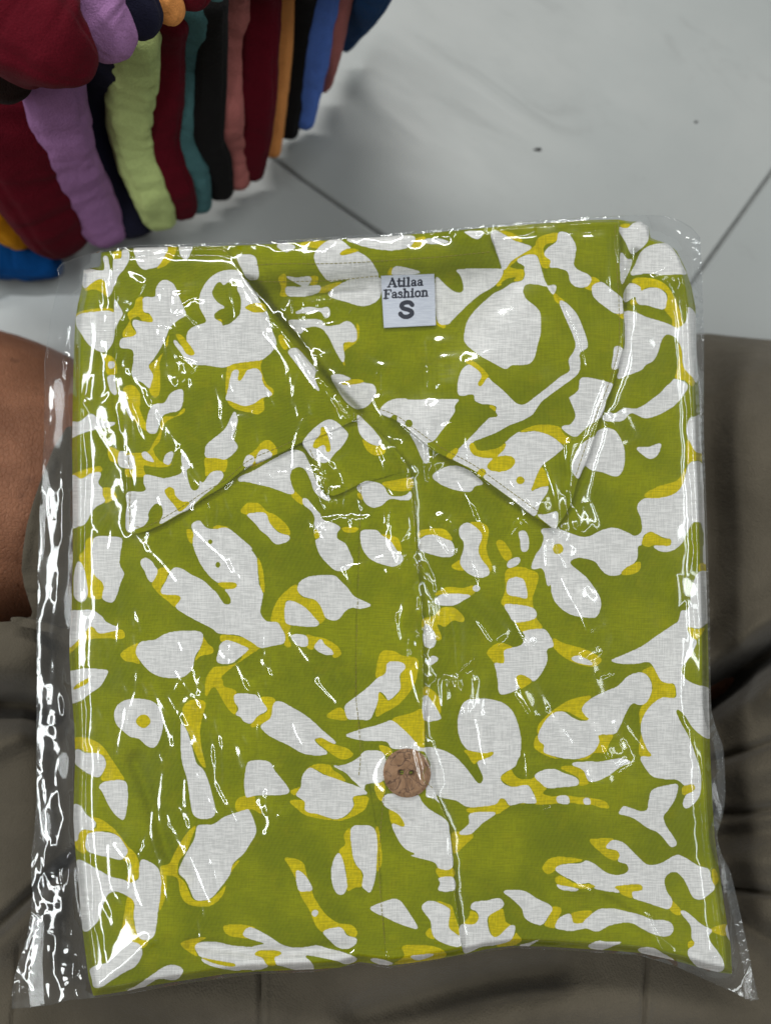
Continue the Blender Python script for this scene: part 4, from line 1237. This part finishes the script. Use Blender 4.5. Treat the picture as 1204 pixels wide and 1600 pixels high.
LCOL = np.array([(178, 394), (250, 387), (345, 385), (352, 391), (362, 404), (372, 420), (390, 447), (410, 475), (440, 514), (470, 555), (500, 590), (530, 622), (563, 652), (530, 668), (500, 682), (472, 691), (440, 707), (400, 723), (384, 730), (349, 760),
                 (319, 778), (292, 797), (254, 819), (232, 829), (218, 833), (207, 834), (200, 831), (198, 809), (197, 770), (195, 732), (187, 657), (178, 640), (177, 600), (179, 560), (180, 529), (178, 480), (176, 440)], float)
LAPEL = np.array([(560, 648), (572, 656), (590, 674), (606, 690), (622, 708), (634, 724), (641, 736), (620, 740), (600, 746), (580, 751), (560, 757), (543, 766), (530, 772), (520, 775), (512, 773), (505, 762), (498, 746), (490, 726), (483, 710), (471, 690), (500, 680), (530, 666)], float)
RCOL = np.array([(768, 366), (780, 356), (820, 352), (860, 349), (920, 346), (965, 345), (966, 370), (967, 402), (970, 440), (973, 480), (973, 512), (972, 544), (963, 577), (956, 604), (945, 635), (937, 652), (927, 687), (917, 717), (902, 750), (893, 784), (882, 806), (868, 827), (852, 818),
                 (832, 805), (802, 783), (765, 756), (740, 736), (702, 716), (682, 707), (660, 690), (640, 673), (619, 657), (592, 645), (577, 642), (600, 628), (640, 598), (700, 540), (750, 470), (786, 424), (776, 394)], float)
PLACK = np.array([(562, 748), (600, 742), (641, 733), (643, 760), (645, 780), (649, 830), (652, 884), (656, 920), (659, 950), (661, 1050), (662, 1110), (663, 1150), (668, 1195), (676, 1230), (681, 1242), (690, 1262), (700, 1285), (704, 1310), (706, 1345), (709, 1375), (712, 1404), (716, 1440), (720, 1474), (722, 1486),
                  (690, 1496), (640, 1503), (606, 1507), (602, 1480), (596, 1380), (590, 1300), (570, 1180), (557, 1100), (556, 1000), (560, 900), (563, 820)], float)
left_inner = LCOL[7:13]
rc_inner = np.array([(577, 642), (600, 628), (640, 598), (700, 540), (750, 470), (786, 424)], float)
FOLD = np.array([(832, 340), (840, 385), (857, 443), (880, 480), (903, 530), (916, 578)], float)
d_li = seg_dist(left_inner, MX, MY, False)
d_lc = seg_dist(LCOL, MX, MY)
off_l = 0.0025 + 0.0026 * np.exp(-d_li / 22)
d_ri = seg_dist(rc_inner, MX, MY, False)
off_r = 0.0003 + 0.0029 * sstep(0, 70, d_ri)
fx = np.interp(MY, FOLD[:, 1], FOLD[:, 0])
off_r += 0.0011 * sstep(-2, 3, MX - fx) * sstep(600, 540, MY)
off_lap = 0.0020 + 0.0008 * np.exp(-seg_dist(LAPEL[:7], MX, MY, False) / 18)
d_pe = seg_dist(PLACK[2:24], MX, MY, False)
off_p = 0.0003 + 0.0026 * np.exp(-d_pe / 60)
zcol_b = np.maximum(GP(zbody, 6), zbody)
zl_b = np.maximum(GP(zb0, 6), zb0)
z_l, z_r, z_lap, z_p = zl_b + off_l, zcol_b + off_r, zcol_b + off_lap, zbody + off_p
ripple = 0.00018 * NP(12, 12, 31)
z_l = z_l + ripple
z_r = z_r + ripple
top = zbody.copy()
for poly, zz in ((PLACK, z_p), (LAPEL, z_lap), (RCOL, z_r), (LCOL, z_l)):
    m = inside(poly, MX, MY)
    top[m] = np.maximum(top[m], zz[m])

# ------------------------------------------------------------------ the print on the cloth, with the painted glare patch
PW, PH = 1204, 1640
white, yellow = np.zeros((PH, PW)), np.zeros((PH, PW))
order = {'Y': [], 'W': [], 'T': [], 'G': []}
rows = [ln.split(' ', 1) if ln[1] == ' ' else (ln[0], ln[1:]) for ln in PRINT.strip().splitlines()]
for k, s in rows:
    order[k].append(s)
for k in 'YWTG':
    for s in order[k]:
        p = catmull(read_pts(s), 5)
        x0, x1 = int(max(0, p[:, 0].min() - 1)), int(min(PW, p[:, 0].max() + 2))
        y0, y1 = int(max(0, p[:, 1].min() - 1)), int(min(PH, p[:, 1].max() + 2))
        if x1 <= x0 or y1 <= y0:
            continue
        gx_, gy_ = np.meshgrid(np.arange(x0, x1), np.arange(y0, y1))
        m = inside(p, gx_, gy_)
        w, yl = white[y0:y1, x0:x1], yellow[y0:y1, x0:x1]
        w[m] = 1.0 if k == 'W' else 0.0
        yl[m] = 1.0 if k in 'YT' else (yl[m] if k == 'W' else 0.0)
white = gblur(white, 1.3)
yellow = gblur(yellow, 1.3)
PRN = {'white': lambda x, y: bilinear(white, x, y), 'yellow': lambda x, y: bilinear(yellow, x, y)}

# ------------------------------------------------------------------ shirt
shirt = empty('shirt', tuple(P(620, 950, ZB)), 'folded shirt printed in green, yellow and white with one brown button', 'shirt')
cloth('front_panel', OUT, 2.3, look(zbody), 0, M_PRINT, shirt, PRN, lower=ZB - 0.0005)
cloth('placket', PLACK, 2.0, look(z_p), 0.0027, M_PRINT, shirt, PRN)
cloth('lapel', LAPEL, 2.0, look(z_lap), 0.0011, M_PRINT, shirt, PRN)
cloth('collar', LCOL, 2.0, look(z_l), 0.0016, M_PRINT_L, shirt, PRN)
cloth('collar', RCOL, 2.0, look(z_r), 0.0016, M_PRINT_R, shirt, PRN)

# neck label with its lettering
GLY = {
    'A': (0.90, [([(0.05, 0), (0.40, 1)], .09), ([(0.40, 1), (0.76, 0)], .2), ([(0.15, .32), (0.6, .32)], .08), ([(-.06, 0), (0.2, 0)], .08), ([(0.56, 0), (0.92, 0)], .08)]),
    't': (0.50, [([(0.2, .92), (0.2, .16), (.3, .03), (.46, .08)], .17), ([(0.02, .66), (0.45, .66)], .09)]),
    'i': (0.44, [([(0.2, .66), (0.2, 0)], .18), ([(0.0, 0), (0.4, 0)], .08), ([(0.03, .66), (0.2, .66)], .08), ([(0.2, .93), (0.2, .94)], .2)]),
    'l': (0.44, [([(0.2, 1), (0.2, 0)], .18), ([(0.0, 0), (0.4, 0)], .08), ([(0.03, 1), (0.2, 1)], .08)]),
    'a': (0.64, [([(0.45, .52), (0.45, .06)], .17), ([(.1, .53), (.2, .66), (.36, .67), (.45, .52)], .1), ([(.45, .38), (.2, .33), (.09, .18), (.18, .04), (.33, .05), (.45, .16)], .11), ([(.45, .05), (.6, .02)], .08)]),
    'F': (0.78, [([(0.22, 1), (0.22, 0)], .2), ([(0.0, 1), (0.72, 1)], .09), ([(.72, 1), (.72, .76)], .08), ([(.22, .52), (.52, .52)], .09), ([(.52, .64), (.52, .4)], .07), ([(0, 0), (.46, 0)], .08)]),
    's': (0.52, [([(.42, .54), (.3, .67), (.13, .62), (.1, .48), (.3, .36), (.42, .24), (.38, .06), (.2, 0), (.06, .12)], .12)]),
    'h': (0.74, [([(0.18, 1), (0.18, 0)], .17), ([(.18, .48), (.32, .66), (.48, .63), (.54, .48), (.54, 0)], .15), ([(0, 0), (.34, 0)], .08), ([(.4, 0), (.7, 0)], .08), ([(.02, 1), (.18, 1)], .08)]),
    'o': (0.64, [([(.3, .66), (.12, .56), (.08, .33), (.12, .1), (.3, 0), (.48, .1), (.52, .33), (.48, .56), (.3, .66)], .14)]),
    'n': (0.74, [([(0.18, .66), (0.18, 0)], .17), ([(.18, .48), (.32, .66), (.48, .63), (.54, .48), (.54, 0)], .15), ([(0, 0), (.34, 0)], .08), ([(.4, 0), (.7, 0)], .08), ([(.02, .66), (.18, .66)], .08)]),
    'S': (0.80, [([(.70, .78), (.58, .93), (.36, .96), (.16, .86), (.13, .70), (.24, .57), (.52, .46), (.68, .34), (.68, .16), (.5, .03), (.28, .03), (.1, .17), (.08, .24)], .21)])}
lab_px = np.array([(595, 431), (636, 429.5), (678, 428), (679.5, 468), (680.5, 508), (640, 510), (599.5, 512), (597, 470)], float)
LX, LY = np.meshgrid(np.arange(588, 690, 0.5), np.arange(422, 520, 0.5))
ink = np.zeros(LX.shape)
for word, x0, y0, x1, y1, cap in (('Atilaa', 606, 448.5, 661, 446.0, 13.0), ('Fashion', 599, 466.5, 669, 462.5, 13.0), ('S', 623, 496.0, 646, 495.0, 24.0)):
    adv = sum(GLY[c][0] for c in word)
    ln = math.hypot(x1 - x0, y1 - y0)
    ux, uy = (x1 - x0) / ln, (y1 - y0) / ln
    sc = ln / adv
    cur = 0.0
    for ch in word:
        a, strokes = GLY[ch]
        for pts, wd in strokes:
            pp = np.array(pts, float)
            if len(pp) > 3:
                pp = catmull(pp, 5, False)
            ax = (cur + pp[:, 0]) * sc
            up = pp[:, 1] * cap
            q = np.stack([x0 + ax * ux + up * -uy * -1 * 0 + ax * 0 + up * 0.03, y0 + ax * uy - up], -1)
            hw_ = (wd + 0.05) * (0.5 * (sc + cap)) * 0.5
            d = seg_dist(q, LX, LY, False)
            ink = np.maximum(ink, sstep(hw_ + 0.7, hw_ - 0.5, d))
        cur += a
lab_z = lambda x, y: look(GP(zbody, 8))(x, y) + 0.0011 + 0.0007 * sstep(440, 512, y)
cloth('neck_label', lab_px, 0.6, lab_z, 0.0005, label_mat(), shirt, {'ink': lambda x, y: bilinear(ink, (x - 588) / 0.5, (y - 422) / 0.5)})
mm = inside(lab_px, MX, MY)
top[mm] = np.maximum(top[mm], lab_z(MX[mm], MY[mm]))

# coconut button with two holes and green thread
bc = np.array([635.5, 1207.0])
bz = float(look(top)(*bc[:, None])[0]) + 0.0004
b3 = P(bc[0], bc[1], bz)
br = float(np.linalg.norm(P(bc[0] + 37.0, bc[1], bz) - b3))
btn = empty('button', tuple(b3), None, None)
btn.parent = shirt
btn.location = Vector(b3) - Vector(shirt.location)
del_keys = [k for k in ('label', 'category') if k in btn]
hole = [(-0.27, 0.03), (0.21, 0.0)]
NB = 72
g = np.linspace(-1, 1, NB)
BX, BY = np.meshgrid(g, g)
circ = np.stack([np.cos(np.linspace(0, 2 * math.pi, 96, endpoint=False)), np.sin(np.linspace(0, 2 * math.pi, 96, endpoint=False))], -1)
bxv, byv, bq = patch_grid(circ, 0.03)
r_ = np.hypot(bxv, byv)
hz = 0.0021 - 0.0011 * sstep(0.80, 1.0, r_) - 0.00022 * sstep(0.72, 0.5, r_)
for hx, hy in hole:
    hz -= 0.0021 * sstep(0.135, 0.095, np.hypot(bxv - hx, byv - hy))
bv = np.stack([bxv * br, byv * br, hz], -1) + np.array(b3)
e = rim(bq)
u, inv = np.unique(e, return_inverse=True)
inv = inv.reshape(e.shape)
lowv = bv[u].copy()
lowv[:, 2] = b3[2] - 0.0002
mesh_obj('disc', np.vstack([bv, lowv]), [bq, np.stack([e[:, 1], e[:, 0], len(bv) + inv[:, 0], len(bv) + inv[:, 1]], -1)], button_mat(), btn)


def strand(vs, fs, pts, rad, K=6):
    base = len(vs)
    pts = np.asarray(pts, float)
    n = len(pts)
    T = np.gradient(pts, axis=0)
    for i in range(n):
        t = Vector(T[i]).normalized()
        s = t.cross(Vector((0, 0, 1)))
        s = s.normalized() if s.length > 1e-6 else Vector((1, 0, 0))
        m_ = s.cross(t)
        for k in range(K):
            a = 2 * math.pi * k / K
            p = Vector(pts[i]) + (s * math.cos(a) + m_ * math.sin(a)) * rad
            vs.append(tuple(p))
    for i in range(n - 1):
        for k in range(K):
            fs.append((base + i * K + k, base + i * K + (k + 1) % K, base + (i + 1) * K + (k + 1) % K, base + (i + 1) * K + k))


vs, fs = [], []
for dy in (-0.03, 0.035):
    t = np.linspace(0, 1, 12)
    px_ = b3[0] + br * (hole[0][0] + (hole[1][0] - hole[0][0]) * t)
    py_ = b3[1] + br * (0.01 + dy + 0.02 * np.sin(3 * t + dy * 30))
    pz_ = b3[2] + 0.0010 + 0.0011 * np.sin(math.pi * t) ** 0.7 - 0.0008
    strand(vs, fs, np.stack([px_, py_, pz_], -1), 0.00038)
mesh_obj('thread', vs, [fs], simple('green_thread', (0.26, 0.29, 0.03), 0.8, 0.2, 0.6, 3000), btn)
rb = np.hypot(MX - bc[0], MY - bc[1])
top = np.where(rb < 40, np.maximum(top, bz + 0.0026), top)

# machine stitching: short yellow stitches along the edges
vs, fs = [], []
ST_LINES = [
    ([(564, 760), (562, 840), (560, 905), (557, 990), (556, 1080), (560, 1130), (563, 1180), (560, 1215)], 0),
    ([(600, 1240), (594, 1300), (592, 1360), (596, 1420), (602, 1478)], 0),
    ([(676, 1232), (660, 1215), (668, 1195)], 0),
    ([(206, 822), (228, 823), (256, 809), (292, 787), (320, 768), (352, 750), (388, 720), (440, 697), (468, 684)], 0), ([(203, 820), (203, 790), (203, 740), (194, 660)], 0),
    ([(484, 702), (494, 726), (504, 752), (512, 764), (530, 762)], 0),
    ([(400, 414), (440, 412), (500, 412), (560, 410), (620, 406), (690, 401), (770, 393)], 0), ([(405, 440), (450, 440), (520, 438), (592, 431)], 0),
    ([(960, 352), (962, 400), (966, 470), (966, 540), (950, 600), (934, 640), (910, 710), (890, 770)], 0),
    ([(590, 638), (620, 650), (650, 672), (690, 700), (740, 727), (800, 770), (850, 806)], 0)]
for line, _ in ST_LINES:
    c = catmull(np.array(line, float), 12, False)
    s = np.concatenate([[0], np.cumsum(np.hypot(*np.diff(c, axis=0).T))])
    pos = 0.0
    while pos + 5.5 < s[-1]:
        tt = np.linspace(pos, pos + 5.2, 5)
        x, y = np.interp(tt, s, c[:, 0]), np.interp(tt, s, c[:, 1])
        z = look(top)(x, y) + 0.00012 * np.sin(np.linspace(0, math.pi, 5)) + 0.00002
        strand(vs, fs, P(x, y, z), 0.00016, 4)
        pos += 7.2
tag(mesh_obj('stitching', vs, [fs], simple('yellow_thread', (0.36, 0.31, 0.05), 0.8, 0.2, 0.7, 3000), shirt), kind='stuff')

# ------------------------------------------------------------------ clear plastic bag
BAG = np.array([(90, 420), (97, 412), (106, 408), (130, 400), (158, 391), (212, 384), (300, 381), (430, 377), (540, 369), (600, 366), (700, 357), (780, 350), (860, 343), (920, 339), (970, 337), (1010, 336), (1040, 338), (1062, 345), (1080, 356), (1092, 370),
                (1095, 430), (1098, 520), (1098, 600), (1098, 680), (1101, 760), (1104, 850), (1107, 950), (1108, 1040), (1110, 1110), (1120, 1145), (1128, 1168), (1131, 1210), (1131, 1250), (1126, 1280), (1119, 1305), (1126, 1335), (1139, 1362), (1150, 1405), (1160, 1450), (1170, 1500), (1183, 1562),
                (1166, 1562), (1140, 1548), (1100, 1530), (1050, 1508), (1000, 1493), (900, 1486), (800, 1481), (730, 1492), (610, 1513), (560, 1506), (500, 1518), (400, 1522), (300, 1535), (200, 1553), (146, 1560), (110, 1562), (80, 1570), (50, 1574), (19, 1576),
                (19, 1550), (24, 1522), (34, 1490), (42, 1465), (48, 1430), (51, 1395), (49, 1360), (49, 1335), (54, 1300), (57, 1260), (57, 1200), (57, 1100), (57, 1000), (59, 900), (61, 820), (65, 750), (69, 690), (70, 620), (70, 565), (75, 530), (81, 490), (88, 460), (93, 440)], float)
dbag = seg_dist(BAG, MX, MY)
zf = np.where(dist > 0, top - 0.75 * rumple - 0.85 * zfold + recess * ~inside(LCOL, MX, MY) + 0.0100 * ~inside(LCOL, MX, MY) * GP(inside(NECK, MX, MY).astype(float), 16), ZB + 0.0060 + 0.006 * sstep(-7, 0, dist) + 0.0135 * sstep(420, 395, MY) * sstep(-10, -3, dist) * (MX < 975))
# the film spans the steps of the collar and the rim like a tent
zf = np.maximum(GP(zf, 11), GP(zf, 5) - 0.0012)
spots = [(260, 480, 150), (230, 640, 130), (440, 620, 120), (400, 560, 110), (540, 850, 130), (690, 720, 110), (680, 990, 110), (870, 820, 80), (240, 1150, 150), (400, 1220, 110), (190, 1400, 120), (480, 480, 80), (690, 580, 60), (320, 1450, 60), (420, 1050, 90), (640, 640, 80)]
amp = np.full(MX.shape, 0.10)
for x, y, r in spots:
    amp = np.maximum(amp, np.exp(-((MX - x) ** 2 + (MY - y) ** 2) / (2 * (0.7 * r) ** 2)))
amp = amp * sstep(1560, 1440, MY) * (1 - 0.6 * sstep(780, 900, MX) * sstep(700, 850, MY)) + 0.05
marg = sstep(8, -8, dist)
amp = np.maximum(amp, marg * np.where(MX < 300, 0.5 + 0.5 * sstep(1150, 1300, MY), 0.5 + 1.2 * sstep(460, 400, MY)))
big = NP(68, 34, 42)
mid = NP(30, 13, 43)
crk = np.exp(-(mid / 0.14) ** 2) * sstep(0.2, 1.1, NP(32, 24, 44))
mid2 = NP(18, 8, 45)
crk2 = np.exp(-(mid2 / 0.22) ** 2) * sstep(0.6, 1.5, NP(20, 16, 46))
fine = NP(6.0, 4.0, 47) * sstep(1.0, 2.0, NP(28, 20, 48))
wr = amp * (0.00030 * big + 0.00016 * crk + 0.00011 * crk2 + 0.00010 * fine) + 0.00022 * NP(80, 60, 49) + 0.000016 * NP(4.5, 4.5, 54) + 0.00004 * NP(11, 8, 55)
jx, jy = 1.1 * NP(16, 16, 51), 1.1 * NP(16, 16, 52)
strength = 1.0 + 0.07 * NP(16, 16, 53)
TUBES = [[np.array((-1.18, y, 1.75)) for y in np.linspace(-1.4, 0.7, 10)], [np.array((x, 1.35, 1.55)) for x in np.linspace(-0.65, 0.45, 6)],
         [np.array((1.10, y, 1.85)) for y in np.linspace(-1.3, 0.7, 10)]]  # this last row follows the added lamp on the right


def facing(px, py, q):
    """the slope at which the film mirrors a lamp towards the person who looks down at it"""
    p = P(px, py, ZT)
    a, b = np.array([0, 0, CZ]) - p, q - p
    h = a / np.linalg.norm(a) + b / np.linalg.norm(b)
    return np.array([-h[0] / h[2], -h[1] / h[2]])


def crease(p, sigma):
    """a fold line: the film climbs along one side of it and sinks back slowly on the other"""
    n = len(p)
    cum = np.concatenate([[0], np.cumsum(np.hypot(*np.diff(p, axis=0).T))])
    i0, i1 = max(0, int((p[:, 0].min() - 60 - OX) / ST)), int((p[:, 0].max() + 60 - OX) / ST) + 1
    j0, j1 = max(0, int((p[:, 1].min() - 40 - OY) / ST)), int((p[:, 1].max() + 40 - OY) / ST) + 1
    sl = (slice(j0, j1), slice(i0, i1))
    x, y = MX[sl] + jx[sl], MY[sl] + jy[sl]
    best = np.full(x.shape, 1e9)
    sd, sv, en = np.zeros(x.shape), np.zeros(x.shape), np.zeros(x.shape)
    need = []
    for i in range(n - 1):
        a, b = p[i], p[i + 1]
        e = b - a
        L = math.hypot(*e) + 1e-9
        nr = np.array([-e[1], e[0]]) / L                # in the photograph's axes, y down
        m_ = 0.5 * (a + b)
        s0, worst = 0.1, 9.0
        for tube_ in TUBES:
            for q_ in tube_:
                t = facing(m_[0], m_[1], q_)
                across, along = t[0] * nr[0] - t[1] * nr[1], t[0] * e[0] / L - t[1] * e[1] / L
                w_ = abs(along) + (0.3 if abs(across) < 0.08 else 0.0) + (0.0 if tube_ is TUBES[0] else 0.06)
                if w_ < worst:
                    worst, s0 = w_, across
        ix, iy = min(max(int((m_[0] - OX) / ST), 0), MX.shape[1] - 1), min(max(int((m_[1] - OY) / ST), 0), MX.shape[0] - 1)
        need.append(s0 - (BGX[iy, ix] * nr[0] + BGY[iy, ix] * nr[1]))
    need = np.array(need)
    side = 1.0 if np.median(need) >= 0 else -1.0
    need = np.clip(need * side, 0.06, 0.5)
    if len(need) > 4:
        need = np.convolve(np.pad(need, 1, mode='edge'), [0.25, 0.5, 0.25], mode='valid')
    for i in range(n - 1):
        a, b = p[i], p[i + 1]
        e = b - a
        L = math.hypot(*e) + 1e-9
        nr = np.array([-e[1], e[0]]) / L
        s0 = need[i]
        t = ((x - a[0]) * e[0] + (y - a[1]) * e[1]) / (L * L)
        tc = np.clip(t, 0, 1)
        dx, dy = x - a[0] - tc * e[0], y - a[1] - tc * e[1]
        d = np.hypot(dx, dy)
        m = d < best
        best[m] = d[m]
        s_ = (dx * nr[0] + dy * nr[1])[m]
        sd[m] = np.where(s_ < 0, -1.0, 1.0) * d[m] * side
        sv[m] = abs(s0)
        en[m] = (cum[i] + tc * L)[m]
    fade = sstep(0, 14, en) * sstep(0, 14, cum[-1] - en)
    rise = 0.5 * (1 + np.tanh(1.13 * sd / sigma * 0.707 * 1.0))
    A = 2.5 * sigma * 0.00029 * sv * 1.20 * strength[sl]
    zr[sl] += A * fade * rise * np.exp(-np.clip(sd, 0, None) / 24) * sstep(40, 24, best)


zr = np.zeros(MX.shape)
BGY, BGX = np.gradient(gblur(zf + wr, 3), ST * 0.00029)
lines = [(ln[0], read_pts(ln[2:])) for ln in CREASES.strip().splitlines()]
rl = random.Random(5)


def hairs(n, x0, x1, y0, y1, l0, l1, a0, a1, ks):
    for _ in range(n):
        x, y, l, a = rl.uniform(x0, x1), rl.uniform(y0, y1), rl.uniform(l0, l1), R(rl.uniform(a0, a1))
        pts = []
        for q in range(4):
            pts.append((x + l * q / 3 * math.sin(a) + rl.uniform(-3, 3), y + l * q / 3 * math.cos(a) + rl.uniform(-3, 3)))
        lines.append((rl.choice(ks), np.array(pts)))


hairs(40, 130, 380, 420, 830, 20, 100, -15, 40, '223')
hairs(46, 380, 740, 540, 1080, 20, 90, -15, 40, '223')
hairs(44, 125, 430, 930, 1490, 20, 110, -10, 35, '223')
hairs(24, 640, 950, 640, 1250, 20, 110, 0, 40, '22')
hairs(36, 22, 118, 1300, 1560, 15, 60, -40, 40, '234')
hairs(16, 1000, 1094, 340, 470, 10, 40, -60, 60, '234')
hairs(14, 92, 150, 398, 480, 10, 40, -20, 60, '234')
hairs(14, 60, 112, 560, 1300, 40, 120, -6, 6, '23')
for k, p in lines:
    p = catmull(p, 4, False) if len(p) > 2 else p
    crease(p, {2: 2.2, 3: 2.7, 4: 3.4, 5: 4.3}[int(k)])
ft = sstep(540, 395, MY) * sstep(140, 175, MX) * sstep(992, 968, MX)
zf = zf * (1 - ft) + ft * np.maximum(zf, ZT + 0.0012)
zf = zf + np.exp(-(dist / 15.0) ** 2) * (0.00085 * NP(13, 13, 71) + 0.00026 * NP(6, 6, 72)) + np.exp(-(d_lc / 9.0) ** 2) * 0.00035 * NP(10, 10, 73)
zfilm = zf + 0.0011 + wr + zr
zfilm = np.maximum(zfilm, top + 0.0004)
bag = empty('plastic_bag', tuple(P(620, 950, ZB - 0.002)), 'clear crinkled plastic bag that holds the folded printed shirt', 'bag')
M_FILM = film_mat()
cloth('front_film', BAG, 1.5, look(zfilm), 0.0004, M_FILM, bag)
zb_ = ZB - 0.0022 + 0.00035 * NP(28, 16, 61) * marg
cloth('back_film', BAG, 4.0, look(zb_), 0.0004, film_mat('clear_film_back', 0.0, 0.5, 0.05), bag)
edge = BAG[19:41]
c = catmull(edge, 8, False)
s = np.concatenate([[0], np.cumsum(np.hypot(*np.diff(c, axis=0).T))])
nn = int(s[-1] / 2.0)
x, y = np.interp(np.linspace(0, s[-1], nn), s, c[:, 0]), np.interp(np.linspace(0, s[-1], nn), s, c[:, 1])
tx, ty = np.gradient(x), np.gradient(y)
L = np.hypot(tx, ty)
nx, ny = -ty / L, tx / L          # towards the inside of the bag
cols = []
for k in range(5):
    o_ = -1 + 13.0 * k / 4
    px_, py_ = x + nx * o_, y + ny * o_
    z_ = look(zfilm)(np.clip(px_, OX, 1248), py_) + 0.0007 + 0.0005 * np.sin(np.arange(nn) * 2.0 * 2 * math.pi / 15.0) * (k in (1, 2, 3)) + 0.0003 * math.sin(k * math.pi / 4)
    cols.append(P(px_, py_, z_))
V = np.stack(cols, 1).reshape(-1, 3)
a = np.arange(nn - 1)[:, None] * 5
k = np.arange(4)[None]
mesh_obj('side_seal', V, [np.stack([a + k, a + k + 1, a + 6 + k, a + 5 + k], -1).reshape(-1, 4)], film_mat('sealed_film', 0.035, 1.8, 0.12), bag)
